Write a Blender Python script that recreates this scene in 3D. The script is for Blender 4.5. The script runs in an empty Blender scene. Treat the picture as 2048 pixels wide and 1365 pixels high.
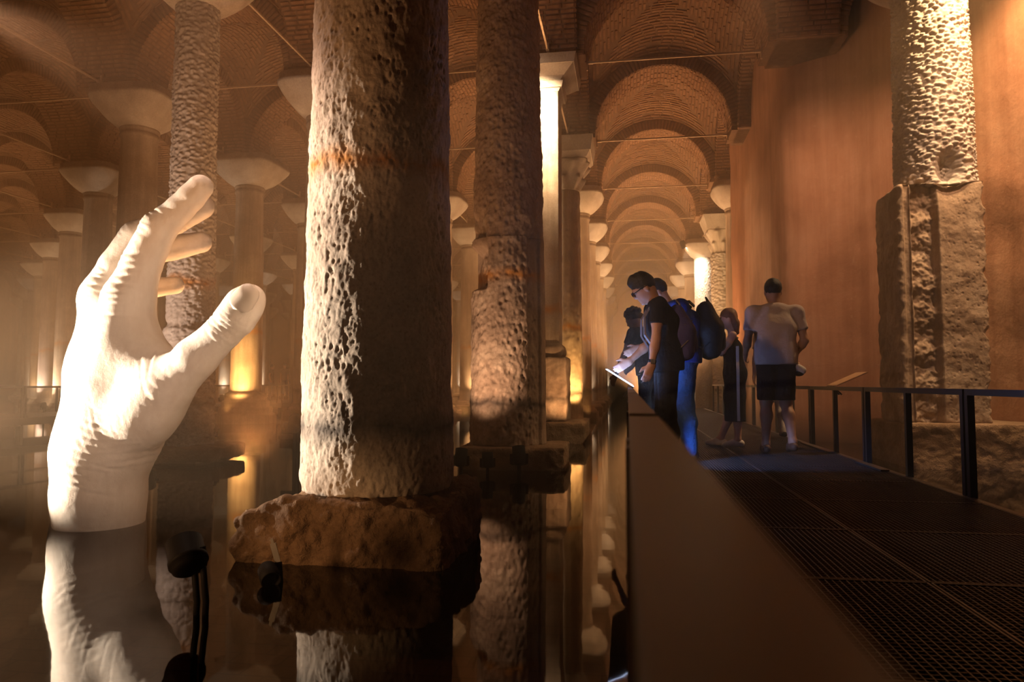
import bpy, bmesh, math, random
import numpy as np
from mathutils import Vector, Matrix

R_ = random.Random(7)
C = bpy.context.scene.collection
scene = bpy.context.scene
PI = math.pi

# ------------------------------------------------------------------ camera
YAW, PITCH, F_PX, CAM_H = math.radians(9.04), math.atan(83.5 / 1450), 1450.0, 1.15
cam_data = bpy.data.cameras.new('camera')
cam_data.sensor_width = 36.0
cam_data.lens = 36.0 * F_PX / 2048.0
cam_data.clip_start = 0.02
cam_data.clip_end = 300
cam_data.dof.use_dof = True
cam_data.dof.focus_distance = 7.0
cam_data.dof.aperture_fstop = 5.0
camera = bpy.data.objects.new('camera', cam_data)
C.objects.link(camera)
camera.location = (0, 0, CAM_H)
camera.rotation_euler = (PI / 2 + PITCH, 0, YAW)
scene.camera = camera

# ------------------------------------------------------------------ colour management, sampling behaviour
vs = scene.view_settings
vs.view_transform = 'Standard'
vs.look = 'None'
vs.exposure = 1.65
vs.gamma = 1.0
vs.use_curve_mapping = False
cy = scene.cycles
cy.max_bounces = 6
cy.diffuse_bounces = 2
cy.glossy_bounces = 2
cy.transmission_bounces = 2
cy.volume_bounces = 0
cy.transparent_max_bounces = 6
cy.caustics_reflective = False
cy.caustics_refractive = False
cy.sample_clamp_indirect = 3.0
cy.use_light_tree = True
cy.use_denoising = True

# ------------------------------------------------------------------ world: an underground hall, nothing but a trace of stray light
world = bpy.data.worlds.new('world')
scene.world = world
world.use_nodes = True
world.node_tree.nodes['Background'].inputs[0].default_value = (0.9, 0.42, 0.2, 1)
world.node_tree.nodes['Background'].inputs[1].default_value = 0.0

WARM = (1.0, 0.50, 0.20)
SOFT = (1.0, 0.68, 0.44)


def aim(o, target):
    d = Vector(target) - o.location
    o.rotation_euler = d.to_track_quat('-Z', 'Y').to_euler()


def spot(loc, target, power, angle=60, blend=0.6, color=WARM, radius=0.05):
    l = bpy.data.lights.new('spot_beam', 'SPOT')
    l.energy = power
    l.spot_size = math.radians(angle)
    l.spot_blend = blend
    l.color = color
    l.shadow_soft_size = radius
    o = bpy.data.objects.new('spot_beam', l)
    C.objects.link(o)
    o.location = loc
    aim(o, target)
    return o


def omni(loc, power, color=WARM, radius=0.15):
    l = bpy.data.lights.new('bulb_light', 'POINT')
    l.energy = power
    l.color = color
    l.shadow_soft_size = radius
    o = bpy.data.objects.new('bulb_light', l)
    C.objects.link(o)
    o.location = loc
    return o


# view helpers used while placing things: pixel of the 2048 x 1365 frame -> point on a level / at a depth
def _ray(px, py):
    a, b = (px - 1024) / F_PX, (682.5 - py) / F_PX
    s, c, sp, cp = math.sin(YAW), math.cos(YAW), math.sin(PITCH), math.cos(PITCH)
    return Vector((-s * cp + a * c + b * s * sp, c * cp + a * s - b * c * sp, sp + b * cp))


def at_depth(px, py, d):
    return Vector((0, 0, CAM_H)) + _ray(px, py) * d


def at_level(px, py, z):
    r = _ray(px, py)
    return Vector((0, 0, CAM_H)) + r * ((z - CAM_H) / r.z)


def at_row(px, py, y):
    r = _ray(px, py)
    return Vector((0, 0, CAM_H)) + r * (y / r.y)
# ------------------------------------------------------------------ the hall's lamps, and fill and wash lights added to them
WASH = (1.0, 0.46, 0.18)
# lamps on single subjects, some of them added fills
spot((-7.85, 4.2, 0.55), (-4.3, 5.02, 1.2), 2600, 37, 0.6, (1.0, 0.76, 0.55), 0.06)        # on the hand, from the left
spot((-2.9, 2.5, 0.9), (-4.2, 5.6, 1.3), 28, 60, 0.9, (1.0, 0.66, 0.48), 0.25)           # added faint fill for the hand's near side, no lamp stands there
spot((-5.22, 4.84, 4.2), (-1.75, 4.95, 2.4), 170, 34, 0.8, (1.0, 0.64, 0.46), 0.06)
spot((-4.01, 4.83, 5.3), (-1.75, 4.95, 1.3), 180, 52, 1.0, (1.0, 0.64, 0.46), 0.06)       # on the near column's left side
spot((-7.6, 7.4, 0.4), (-6.44, 9.9, 3.1), 230, 54, 0.9, (1.0, 0.66, 0.48), 0.06)          # on the tooled column behind the hand
spot((5.0, 9.75, 7.5), (4.5, 11.0, 3.7), 700, 105, 0.9, (1.0, 0.60, 0.28), 0.08)         # high over the column by the wall
spot((5.2, 8.3, 7.4), (5.5, 11.2, 2.2), 440, 80, 0.9, (1.0, 0.55, 0.30), 0.10)           # added unseen wash to brighten the wall to the right
spot((1.8, 10.5, 7.4), (3.9, 15.6, 3.0), 450, 70, 0.9, (1.0, 0.54, 0.30), 0.10)          # added wash on the wall beyond the column, without a fixture
spot((-2.5, 8.4, 0.35), (-1.66, 10.1, 1.9), 140, 55, 0.8, (1.0, 0.60, 0.36), 0.05)       # at the foot of the broken column
spot((-2.3, 13.0, 7.2), (-1.72, 14.6, 6.2), 1500, 75, 0.9, (1.0, 0.66, 0.36), 0.06)      # under the vault on the square pier
spot((2.6, 32.6, 7.2), (3.5, 34.1, 5.5), 800, 70, 0.8, (1.0, 0.72, 0.48), 0.06)         # on the carved column
spot((-2.9, 2.4, 0.45), (-1.85, 4.4, 0.1), 42, 38, 1.0, WARM, 0.2)                          # added low warm fill on the near block
spot((-1.6, 3.0, 2.3), (0.6, 7.2, 1.45), 70, 26, 0.7, (1.0, 0.5, 0.22), 0.08)            # added warm spot to light the visitors
spot((-0.75, 13.3, 0.35), (-1.7, 14.6, 1.4), 70, 60, 0.8, WARM, 0.05)                    # at the foot of the square pier
GOLD = (1.0, 0.50, 0.15)
spot((-10.6, 18.0, 0.35), (-10.9, 19.5, 2.1), 520, 62, 0.8, GOLD, 0.05)                # golden foot of the stepped-base column
spot((-0.95, 18.45, 0.35), (-1.64, 19.46, 1.7), 260, 62, 0.8, GOLD, 0.05)                # golden foot of the leafy-capital column
spot((-17.0, 18.9, 0.35), (-15.8, 19.5, 2.2), 420, 62, 0.8, SOFT, 0.05)
spot((-21.6, 23.4, 0.35), (-20.9, 24.4, 2.0), 330, 62, 0.8, SOFT, 0.05)
spot((-26.4, 28.2, 0.35), (-26.0, 29.3, 2.0), 330, 62, 0.8, (1.0, 0.66, 0.48), 0.05)
spot((-21.0, 33.0, 0.35), (-21.18, 34.3, 2.0), 420, 62, 0.8, SOFT, 0.05)
spot((3.0, 23.4, 0.35), (3.6, 24.4, 1.6), 420, 62, 0.8, GOLD, 0.05)
# unseen upward lights without fixtures, added bay by bay to brighten the vaults
for j in range(-1, 8):
    for k in range(-1, 10):
        wx, wy = -1.5 - 4.92 * j - 2.46, 4.84 + 4.92 * k + 2.46
        if j < 0 and k < 3:
            continue
        ang = math.degrees(math.atan2(wx, wy)) + 9.04
        if not -52 < ang < 40 or math.hypot(wx, wy) > 46:
            continue
        spot((wx, wy, 0.3), (wx, wy, 9), (105 if k < 3 and j > 0 else 190) if j >= 0 else 1300, 130, 0.8, WASH, 0.1)
# ------------------------------------------------------------------ mesh helpers
class MB:
    """Collects vertices and faces, then links them as ONE mesh object."""

    def __init__(self):
        self.v, self.f = [], []

    def add(self, verts, faces):
        o = len(self.v)
        self.v.extend(verts)
        self.f.extend([tuple(i + o for i in f) for f in faces])
        return self

    def box(self, c, s, M=None):
        x, y, z = s[0] / 2, s[1] / 2, s[2] / 2
        vs_ = [Vector(p) for p in ((-x, -y, -z), (x, -y, -z), (x, y, -z), (-x, y, -z), (-x, -y, z), (x, -y, z), (x, y, z), (-x, y, z))]
        if M is not None:
            vs_ = [M @ p for p in vs_]
        c = Vector(c)
        return self.add([p + c for p in vs_], [(0, 3, 2, 1), (4, 5, 6, 7), (0, 1, 5, 4), (1, 2, 6, 5), (2, 3, 7, 6), (3, 0, 4, 7)])

    def bar(self, a, b, w, h=None, up=(0, 0, 1)):
        a, b = Vector(a), Vector(b)
        h = w if h is None else h
        d = (b - a).normalized()
        s = d.cross(Vector(up))
        if s.length < 1e-4:
            s = d.cross(Vector((1, 0, 0)))
        s.normalize()
        u = s.cross(d)
        vs_ = []
        for p in (a, b):
            for i, j in ((-1, -1), (1, -1), (1, 1), (-1, 1)):
                vs_.append(p + s * (i * w / 2) + u * (j * h / 2))
        return self.add(vs_, [(0, 1, 2, 3), (7, 6, 5, 4), (0, 4, 5, 1), (1, 5, 6, 2), (2, 6, 7, 3), (3, 7, 4, 0)])

    def tube(self, pts, radii, n=10, cap=True):
        pts = [Vector(p) for p in pts]
        if not hasattr(radii, '__len__'):
            radii = [radii] * len(pts)
        vs_, fs = [], []
        prev = None
        for i, p in enumerate(pts):
            d = (pts[min(i + 1, len(pts) - 1)] - pts[max(i - 1, 0)]).normalized()
            if prev is None:
                prev = d.cross(Vector((0, 0, 1)))
                if prev.length < 1e-3:
                    prev = d.cross(Vector((1, 0, 0)))
            s = (prev - d * prev.dot(d)).normalized()
            prev = s
            u = d.cross(s)
            for k in range(n):
                a = 2 * PI * k / n
                vs_.append(p + (s * math.cos(a) + u * math.sin(a)) * radii[i])
        for i in range(len(pts) - 1):
            for k in range(n):
                k2 = (k + 1) % n
                fs.append((i * n + k, i * n + k2, (i + 1) * n + k2, (i + 1) * n + k))
        if cap:
            fs.append(tuple(reversed(range(n))))
            fs.append(tuple(range((len(pts) - 1) * n, len(pts) * n)))
        return self.add(vs_, fs)

    def lathe(self, prof, n=32, c=(0, 0, 0), cap=True):
        vs_, fs = [], []
        for r, z in prof:
            for k in range(n):
                a = 2 * PI * k / n
                vs_.append(Vector((c[0] + r * math.cos(a), c[1] + r * math.sin(a), c[2] + z)))
        for i in range(len(prof) - 1):
            for k in range(n):
                k2 = (k + 1) % n
                fs.append((i * n + k, i * n + k2, (i + 1) * n + k2, (i + 1) * n + k))
        if cap:
            fs.append(tuple(reversed(range(n))))
            fs.append(tuple(range((len(prof) - 1) * n, len(prof) * n)))
        return self.add(vs_, fs)

    def mesh(self, name, mat=None, smooth=False):
        me = bpy.data.meshes.new(name)
        me.from_pydata([tuple(p) for p in self.v], [], self.f)
        me.update()
        if smooth:
            me.shade_smooth()
        if mat:
            me.materials.append(mat)
        return me

    def build(self, name, mat=None, parent=None, smooth=False, loc=None, rotz=0.0):
        return link(name, self.mesh(name, mat, smooth), parent, loc, rotz)


def link(name, me, parent=None, loc=None, rotz=0.0):
    o = bpy.data.objects.new(name, me)
    C.objects.link(o)
    if parent is not None:
        o.parent = parent
    if loc is not None:
        o.location = loc
    o.rotation_euler.z = rotz
    return o


def tag(o, label=None, cat=None, group=None, kind=None):
    for k, v in (('label', label), ('category', cat), ('group', group), ('kind', kind)):
        if v:
            o[k] = v
    return o


def thing(name, label, cat, loc=(0, 0, 0), rotz=0.0, group=None, kind=None):
    o = bpy.data.objects.new(name, None)
    o.empty_display_size = 0.2
    C.objects.link(o)
    o.location = loc
    o.rotation_euler.z = rotz
    return tag(o, label, cat, group, kind)


def grid_faces(nu, nv, wrap=False):
    """quads of a (nv rows) x (nu columns) grid of vertices; wrap joins the last column to the first"""
    i, j = np.meshgrid(np.arange(nu if wrap else nu - 1), np.arange(nv - 1))
    i, j = i.ravel(), j.ravel()
    i2 = (i + 1) % nu
    return np.stack([j * nu + i, j * nu + i2, (j + 1) * nu + i2, (j + 1) * nu + i], 1)


def np_mesh(name, verts, faces, mat=None, smooth=True):
    me = bpy.data.meshes.new(name)
    nv, nf = len(verts), len(faces)
    me.vertices.add(nv)
    me.vertices.foreach_set('co', np.ascontiguousarray(verts, dtype=np.float32).ravel())
    k = faces.shape[1]
    me.loops.add(nf * k)
    me.loops.foreach_set('vertex_index', np.ascontiguousarray(faces, dtype=np.int32).ravel())
    me.polygons.add(nf)
    me.polygons.foreach_set('loop_start', np.arange(0, nf * k, k, dtype=np.int32))
    me.update(calc_edges=True)
    me.validate()
    if smooth:
        me.shade_smooth()
    if mat:
        me.materials.append(mat)
    return me


# ------------------------------------------------------------------ vectorised noise
_rng = np.random.RandomState(11)
_PERM = np.concatenate([_rng.permutation(256)] * 3)
_GR = _rng.normal(size=(256, 3))
_GR /= np.linalg.norm(_GR, axis=1)[:, None]


def pnoise(p):
    p = np.asarray(p, dtype=np.float64)
    i = np.floor(p).astype(int)
    f = p - i
    i &= 255
    u = f * f * f * (f * (f * 6 - 15) + 10)
    out = 0
    for dx in (0, 1):
        for dy in (0, 1):
            for dz in (0, 1):
                h = _PERM[_PERM[_PERM[(i[:, 0] + dx) & 255] + ((i[:, 1] + dy) & 255)] + ((i[:, 2] + dz) & 255)]
                g = _GR[h]
                d = g[:, 0] * (f[:, 0] - dx) + g[:, 1] * (f[:, 1] - dy) + g[:, 2] * (f[:, 2] - dz)
                w = (u[:, 0] if dx else 1 - u[:, 0]) * (u[:, 1] if dy else 1 - u[:, 1]) * (u[:, 2] if dz else 1 - u[:, 2])
                out = out + w * d
    return out


def fbm(p, octaves=4, gain=0.5):
    a, s, o = 1.0, 1.0, 0
    for _ in range(octaves):
        o = o + a * pnoise(p * s)
        a *= gain
        s *= 2.03
    return o


def worley(p):
    """distance to the nearest of one jittered point per cell"""
    i = np.floor(p).astype(int)
    best = np.full(len(p), 9.0)
    for dx in (-1, 0, 1):
        for dy in (-1, 0, 1):
            for dz in (-1, 0, 1):
                c = i + np.array((dx, dy, dz))
                h = _PERM[_PERM[_PERM[c[:, 0] & 255] + (c[:, 1] & 255)] + (c[:, 2] & 255)]
                q = c + 0.5 + 0.45 * _GR[h]
                best = np.minimum(best, ((p - q) ** 2).sum(1))
    return np.sqrt(best)


def sstep(a, b, x):
    t = np.clip((x - a) / (b - a), 0, 1)
    return t * t * (3 - 2 * t)


# ------------------------------------------------------------------ materials
class NT:
    def __init__(self, name):
        self.m = bpy.data.materials.new(name)
        self.m.use_nodes = True
        self.t = self.m.node_tree
        self.b = self.t.nodes['Principled BSDF']
        self.out = self.t.nodes['Material Output']
        g = self.t.nodes.new('ShaderNodeNewGeometry')
        self.pos = g.outputs['Position']

    def n(self, kind, **kw):
        nd = self.t.nodes.new(kind)
        for k, v in kw.items():
            if k.startswith('i_'):
                nd.inputs[k[2:].replace('_', ' ')].default_value = v
            else:
                setattr(nd, k, v)
        return nd

    def l(self, a, b):
        self.t.links.new(a, b)

    def mapped(self, scale=(1, 1, 1), src=None):
        m = self.n('ShaderNodeMapping')
        m.inputs['Scale'].default_value = scale
        self.l(src or self.pos, m.inputs['Vector'])
        return m.outputs[0]

    def noise(self, scale, detail=4, rough=0.55, vec=None, dist=0.0):
        nd = self.n('ShaderNodeTexNoise')
        nd.inputs['Scale'].default_value = scale
        nd.inputs['Detail'].default_value = detail
        nd.inputs['Roughness'].default_value = rough
        nd.inputs['Distortion'].default_value = dist
        self.l(vec or self.pos, nd.inputs['Vector'])
        return nd.outputs['Fac']

    def ramp(self, fac, stops):
        r = self.n('ShaderNodeValToRGB')
        el = r.color_ramp.elements
        while len(el) < len(stops):
            el.new(0.5)
        for e, (p, c) in zip(el, stops):
            e.position = p
            e.color = (*c, 1) if len(c) == 3 else c
        self.l(fac, r.inputs[0])
        return r.outputs[0]

    def math(self, op, a, b=None, c=None):
        m = self.n('ShaderNodeMath', operation=op)
        for k, x in enumerate((a, b, c)):
            if x is None:
                continue
            if isinstance(x, (int, float)):
                m.inputs[k].default_value = x
            else:
                self.l(x, m.inputs[k])
        return m.outputs[0]

    def mix(self, fac, a, b, mode='MIX'):
        m = self.n('ShaderNodeMix', data_type='RGBA', blend_type=mode)
        for s, x in ((m.inputs[0], fac), (m.inputs[6], a), (m.inputs[7], b)):
            if isinstance(x, (int, float)):
                s.default_value = x
            elif isinstance(x, tuple):
                s.default_value = (*x, 1) if len(x) == 3 else x
            else:
                self.l(x, s)
        return m.outputs[2]

    def bump(self, h, strength=0.4, dist=0.02, normal=None):
        b = self.n('ShaderNodeBump')
        b.inputs['Strength'].default_value = strength
        b.inputs['Distance'].default_value = dist
        self.l(h, b.inputs['Height'])
        if normal:
            self.l(normal, b.inputs['Normal'])
        return b.outputs[0]

    def z(self):
        s = self.n('ShaderNodeSeparateXYZ')
        self.l(self.pos, s.inputs[0])
        return s.outputs[2]

    def done(self, color=None, rough=0.8, normal=None, metal=0.0, spec=0.3):
        if color is not None:
            if isinstance(color, tuple):
                self.b.inputs['Base Color'].default_value = (*color, 1)
            else:
                self.l(color, self.b.inputs['Base Color'])
        if isinstance(rough, (int, float)):
            self.b.inputs['Roughness'].default_value = rough
        else:
            self.l(rough, self.b.inputs['Roughness'])
        if normal:
            self.l(normal, self.b.inputs['Normal'])
        self.b.inputs['Metallic'].default_value = metal
        self.b.inputs['Specular IOR Level'].default_value = spec
        return self.m


def marble(name, lo, mid, hi, bumps=((30, 0.35, 0.01),), marks=True, streak=0.0, pits=0.0):
    """weathered column stone with the hall's two old water marks (a rusty one and a dark one) running round it"""
    t = NT(name)
    col = t.ramp(t.noise(2.2, 8, 0.62), [(0.3, lo), (0.5, mid), (0.7, hi)])
    fine = t.noise(38, 5, 0.6)
    col = t.mix(0.55, col, t.ramp(fine, [(0.25, (0.45, 0.42, 0.40)), (0.6, (1, 1, 1))]), 'MULTIPLY')
    if pits:
        v = t.n('ShaderNodeTexVoronoi')
        v.inputs['Scale'].default_value = 34
        t.l(t.mapped((1, 1, 0.7)), v.inputs['Vector'])
        pit = t.ramp(v.outputs['Distance'], [(0.0, (0.25, 0.2, 0.17)), (0.3, (1, 1, 1))])
        col = t.mix(pits, col, pit, 'MULTIPLY')
    if marks:
        zz = t.math('ADD', t.z(), t.math('MULTIPLY', t.math('SUBTRACT', t.noise(3.0, 3), 0.5), 0.22))
        rust = t.math('MULTIPLY', t.math('SUBTRACT', 1.0, t.math('SMOOTH_MIN', t.math('MULTIPLY', t.math('ABSOLUTE', t.math('SUBTRACT', zz, 2.62)), 8.5), 1.0, 0.1)), t.ramp(t.noise(5, 4), [(0.36, (0.35, 0.35, 0.35)), (0.56, (1, 1, 1))]))
        rust = t.math('MAXIMUM', rust, 0.0)
        col = t.mix(rust, col, (0.40, 0.155, 0.02))
        dark = t.math('MULTIPLY', t.math('SUBTRACT', 1.0, t.math('SMOOTH_MIN', t.math('MULTIPLY', t.math('ABSOLUTE', t.math('SUBTRACT', zz, 0.86)), 8.0), 1.0, 0.1)), t.ramp(t.noise(4, 4), [(0.32, (0.45, 0.45, 0.45)), (0.52, (1, 1, 1))]))
        dark = t.math('MAXIMUM', dark, 0.0)
        col = t.mix(t.math('MULTIPLY', dark, 0.9), col, (0.025, 0.016, 0.012))
    if streak:
        s = t.noise(3.0, 5, 0.6, t.mapped((2.5, 2.5, 0.12)))
        col = t.mix(streak, col, t.ramp(s, [(0.35, (0.35, 0.28, 0.22)), (0.6, (1, 1, 1))]), 'MULTIPLY')
    nrm = None
    for sc, st, ds in bumps:
        nrm = t.bump(t.noise(sc, 6, 0.65), st, ds, nrm)
    return t.done(col, 0.78, nrm, spec=0.25)


M = {}
M['grey_stone'] = marble('pale_weathered_marble', (0.30, 0.235, 0.185), (0.45, 0.37, 0.30), (0.58, 0.50, 0.42), ((26, 0.5, 0.012), (90, 0.35, 0.004)), pits=0.55)
M['tooled_stone'] = marble('tooled_grey_marble', (0.30, 0.25, 0.21), (0.42, 0.36, 0.31), (0.52, 0.46, 0.40), ((60, 0.35, 0.006),))
M['brown_stone'] = marble('brown_weathered_stone', (0.20, 0.13, 0.085), (0.31, 0.21, 0.145), (0.42, 0.31, 0.22), ((22, 0.5, 0.015), (80, 0.4, 0.004)), streak=0.3)
M['block_stone'] = marble('broken_block_stone', (0.22, 0.145, 0.095), (0.33, 0.23, 0.16), (0.44, 0.33, 0.24), ((22, 0.5, 0.015), (80, 0.4, 0.004)), marks=False, streak=0.3)
M['smooth_stone'] = marble('smooth_column_stone', (0.30, 0.21, 0.14), (0.40, 0.29, 0.205), (0.50, 0.39, 0.29), ((14, 0.25, 0.01),), streak=0.45)
M['capital_stone'] = marble('capital_marble', (0.34, 0.26, 0.20), (0.47, 0.385, 0.31), (0.58, 0.50, 0.42), ((16, 0.5, 0.02),), marks=False)
M['base_stone'] = marble('brown_base_block', (0.13, 0.075, 0.04), (0.22, 0.135, 0.075), (0.33, 0.22, 0.14), ((9, 0.8, 0.05), (34, 0.7, 0.014), (90, 0.4, 0.005)), marks=False)


def brick_material():
    t = NT('old_brick')
    col = t.ramp(t.noise(7, 6, 0.65), [(0.3, (0.19, 0.09, 0.048)), (0.5, (0.29, 0.145, 0.078)), (0.7, (0.40, 0.225, 0.13))])
    col = t.mix(0.6, col, t.ramp(t.noise(0.9, 3), [(0.35, (0.6, 0.55, 0.5)), (0.65, (1, 1, 1))]), 'MULTIPLY')
    return t.done(col, 0.9, t.bump(t.noise(40, 5), 0.5, 0.01), spec=0.15)


def mortar_material():
    t = NT('brick_mortar')
    col = t.ramp(t.noise(9, 6), [(0.3, (0.13, 0.07, 0.04)), (0.7, (0.22, 0.125, 0.075))])
    return t.done(col, 0.95, t.bump(t.noise(50, 5), 0.5, 0.01), spec=0.1)


M['brick'] = brick_material()
M['mortar'] = mortar_material()


def plaster_material():
    t = NT('orange_wall_plaster')
    col = t.ramp(t.noise(0.8, 8, 0.6), [(0.28, (0.30, 0.135, 0.072)), (0.5, (0.43, 0.21, 0.118)), (0.72, (0.53, 0.295, 0.18))])
    s = t.noise(2.2, 6, 0.65, t.mapped((2.2, 2.2, 0.10)))
    col = t.mix(0.55, col, t.ramp(s, [(0.36, (0.62, 0.50, 0.42)), (0.6, (1, 1, 1))]), 'MULTIPLY')
    spots_ = t.ramp(t.noise(11, 6, 0.7), [(0.60, (0, 0, 0)), (0.68, (1, 1, 1))])
    col = t.mix(t.math('MULTIPLY', spots_, 0.25), col, (0.62, 0.42, 0.28))
    damp = t.math('SUBTRACT', 1.0, t.math('SMOOTH_MIN', t.math('DIVIDE', t.math('ADD', t.z(), t.math('MULTIPLY', t.noise(2.5, 4), -0.35)), 0.55), 1.0, 0.2))
    col = t.mix(t.math('MULTIPLY', t.math('MAXIMUM', damp, 0.0), 0.75), col, (0.10, 0.05, 0.026))
    return t.done(col, 0.85, t.bump(t.noise(7, 8, 0.65), 0.35, 0.03, t.bump(t.noise(60, 3), 0.2, 0.004)), spec=0.2)


M['plaster'] = plaster_material()


def metal(name, col, rough=0.45, metallic=0.7, bump=0.0):
    t = NT(name)
    c = t.mix(0.35, col, t.ramp(t.noise(14, 4), [(0.3, (0.5, 0.5, 0.5)), (0.7, (1, 1, 1))]), 'MULTIPLY')
    return t.done(c, rough, t.bump(t.noise(70, 3), bump, 0.003) if bump else None, metallic, 0.4)


M['rod'] = metal('tie_rod_iron', (0.55, 0.38, 0.24), 0.5, 0.5)
M['black_steel'] = metal('black_painted_steel', (0.022, 0.019, 0.018), 0.38, 0.0)
M['rail'] = metal('bronze_brown_handrail', (0.085, 0.055, 0.042), 0.42, 0.25)
M['grating'] = metal('galvanised_grating', (0.075, 0.062, 0.056), 0.42, 0.6)
M['lamp'] = None
M['bracket'] = metal('grey_lamp_bracket', (0.22, 0.20, 0.18), 0.4, 0.6)


def plain(name, col, rough=0.8, noise=0.3, scale=30, bump=0.15, spec=0.2, bd=0.004):
    t = NT(name)
    c = t.mix(noise, col, t.ramp(t.noise(scale, 4), [(0.3, (0.45, 0.45, 0.45)), (0.7, (1, 1, 1))]), 'MULTIPLY')
    return t.done(c, rough, t.bump(t.noise(scale * 1.7, 3), bump, bd) if bump else None, 0.0, spec)


def emitter(name, col, strength):
    m = bpy.data.materials.new(name)
    m.use_nodes = True
    nt = m.node_tree
    nt.nodes.remove(nt.nodes['Principled BSDF'])
    e = nt.nodes.new('ShaderNodeEmission')
    e.inputs[0].default_value = (*col, 1)
    e.inputs[1].default_value = strength
    nt.links.new(e.outputs[0], nt.nodes['Material Output'].inputs[0])
    return m


M['lamp'] = plain('lamp_housing', (0.009, 0.008, 0.008), 0.6, 0.3, 40, 0.1, 0.06)
M['lens'] = emitter('lit_lamp_lens', (1.0, 0.75, 0.48), 30.0)
# ------------------------------------------------------------------ the hall: water, floor, walls, vaults
BAY, HALF = 4.92, 2.46
X0, Y0 = -1.5, 4.84          # column row beside the walkway; first column
ZS = 7.75                    # springing of the arches


def col_xy(j, k):
    return X0 - BAY * j, Y0 + BAY * k - (0.06 if k > 1 else 0)


XL, XR, YB, YF = -48.0, 9.5, -6.0, 70.0

# floor under the water
mb = MB()
mb.add([Vector((XL, YB, -0.5)), Vector((XR, YB, -0.5)), Vector((XR, YF, -0.5)), Vector((XL, YF, -0.5))], [(0, 1, 2, 3)])
t = NT('flooded_brick_floor')
bt = t.n('ShaderNodeTexBrick')
bt.inputs['Scale'].default_value = 1.6
bt.inputs['Color1'].default_value = (0.24, 0.12, 0.055, 1)
bt.inputs['Color2'].default_value = (0.17, 0.082, 0.036, 1)
bt.inputs['Mortar'].default_value = (0.06, 0.03, 0.015, 1)
bt.inputs['Mortar Size'].default_value = 0.012
t.l(t.pos, bt.inputs['Vector'])
fc = t.mix(0.8, bt.outputs['Color'], t.ramp(t.noise(1.1, 6), [(0.3, (0.35, 0.33, 0.3)), (0.7, (1, 1, 1))]), 'MULTIPLY')
tag(mb.build('floor', t.done(fc, 0.9)), kind='structure')

# still, shallow water: a Fresnel mirror over what lies below, faintly tinted by silt
m = bpy.data.materials.new('still_water')
m.use_nodes = True
nt = m.node_tree
nt.nodes.remove(nt.nodes['Principled BSDF'])
fr = nt.nodes.new('ShaderNodeFresnel')
fr.inputs[0].default_value = 1.36
gl = nt.nodes.new('ShaderNodeBsdfGlossy')
gl.inputs['Roughness'].default_value = 0.035
gl.inputs['Color'].default_value = (1, 1, 1, 1)
tr = nt.nodes.new('ShaderNodeBsdfTransparent')
tr.inputs[0].default_value = (0.24, 0.17, 0.11, 1)
mx = nt.nodes.new('ShaderNodeMixShader')
nz = nt.nodes.new('ShaderNodeTexNoise')
nz.inputs['Scale'].default_value = 1.6
nz.inputs['Detail'].default_value = 3
ge = nt.nodes.new('ShaderNodeNewGeometry')
bp = nt.nodes.new('ShaderNodeBump')
bp.inputs['Strength'].default_value = 0.06
bp.inputs['Distance'].default_value = 0.02
nt.links.new(ge.outputs['Position'], nz.inputs['Vector'])
nt.links.new(nz.outputs['Fac'], bp.inputs['Height'])
nt.links.new(bp.outputs[0], gl.inputs['Normal'])
nt.links.new(fr.outputs[0], mx.inputs[0])
nt.links.new(tr.outputs[0], mx.inputs[1])
nt.links.new(gl.outputs[0], mx.inputs[2])
nt.links.new(mx.outputs[0], nt.nodes['Material Output'].inputs[0])
mb = MB()
mb.add([Vector((XL, YB, 0)), Vector((XR, YB, 0)), Vector((XR, YF, 0)), Vector((XL, YF, 0))], [(0, 1, 2, 3)])
tag(mb.build('water', m), kind='structure')

# outer walls of the hall
for nm, a, b in (('wall_left', (XL, YB), (XL, YF)), ('wall_far', (XL, YF), (XR, YF)), ('wall_near', (XR, YB), (XL, YB)), ('wall_outer_right', (XR, YF), (XR, YB))):
    mb = MB()
    mb.add([Vector((*a, -0.5)), Vector((*b, -0.5)), Vector((*b, 11.2)), Vector((*a, 11.2))], [(0, 1, 2, 3)])
    tag(mb.build(nm, M['plaster']), kind='structure')

# the plastered wall right of the walkway: bends in plan, uneven face, returns at its far end
pts = [(7.3, -5.5), (6.5, 5.0), (5.42, 11.3), (4.35, 14.7), (3.22, 15.35), (3.12, 22.6), (3.5, 23.1), (7.0, 23.4)]
prof = []
for (ax, ay), (bx, by) in zip(pts[:-1], pts[1:]):
    n = max(2, int(math.hypot(bx - ax, by - ay) / 0.12))
    for i in range(n):
        prof.append((ax + (bx - ax) * i / n, ay + (by - ay) * i / n))
prof.append(pts[-1])
prof = np.array(prof)
for _ in range(6):                                   # soften the plan's corners a little
    q = prof.copy()
    q[1:-1] = 0.25 * prof[:-2] + 0.5 * prof[1:-1] + 0.25 * prof[2:]
    prof = q
tan = np.gradient(prof, axis=0)
nor = np.stack([-tan[:, 1], tan[:, 0]], 1)
nor /= np.linalg.norm(nor, axis=1)[:, None]
zs_ = np.linspace(-0.5, 10.9, 100)
P = np.zeros((len(zs_), len(prof), 3))
P[:, :, 0], P[:, :, 1], P[:, :, 2] = prof[None, :, 0], prof[None, :, 1], zs_[:, None]
flat = P.reshape(-1, 3)
dsp = 0.05 * fbm(flat * 0.7, 4) + 0.012 * fbm(flat * 4.0, 3)
flat[:, :2] += np.tile(nor, (len(zs_), 1)) * dsp[:, None]
tag(link('wall_right', np_mesh('wall_right', flat, grid_faces(len(prof), len(zs_)), M['plaster'])), kind='structure')


# -------- brick vaults: one web per bay and one arch per side, meshes shared between bays
RS, RW, HC = 1.75, 2.08, 1.91      # arch soffit radius, web radius where it meets the arch, half clear bay


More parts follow.
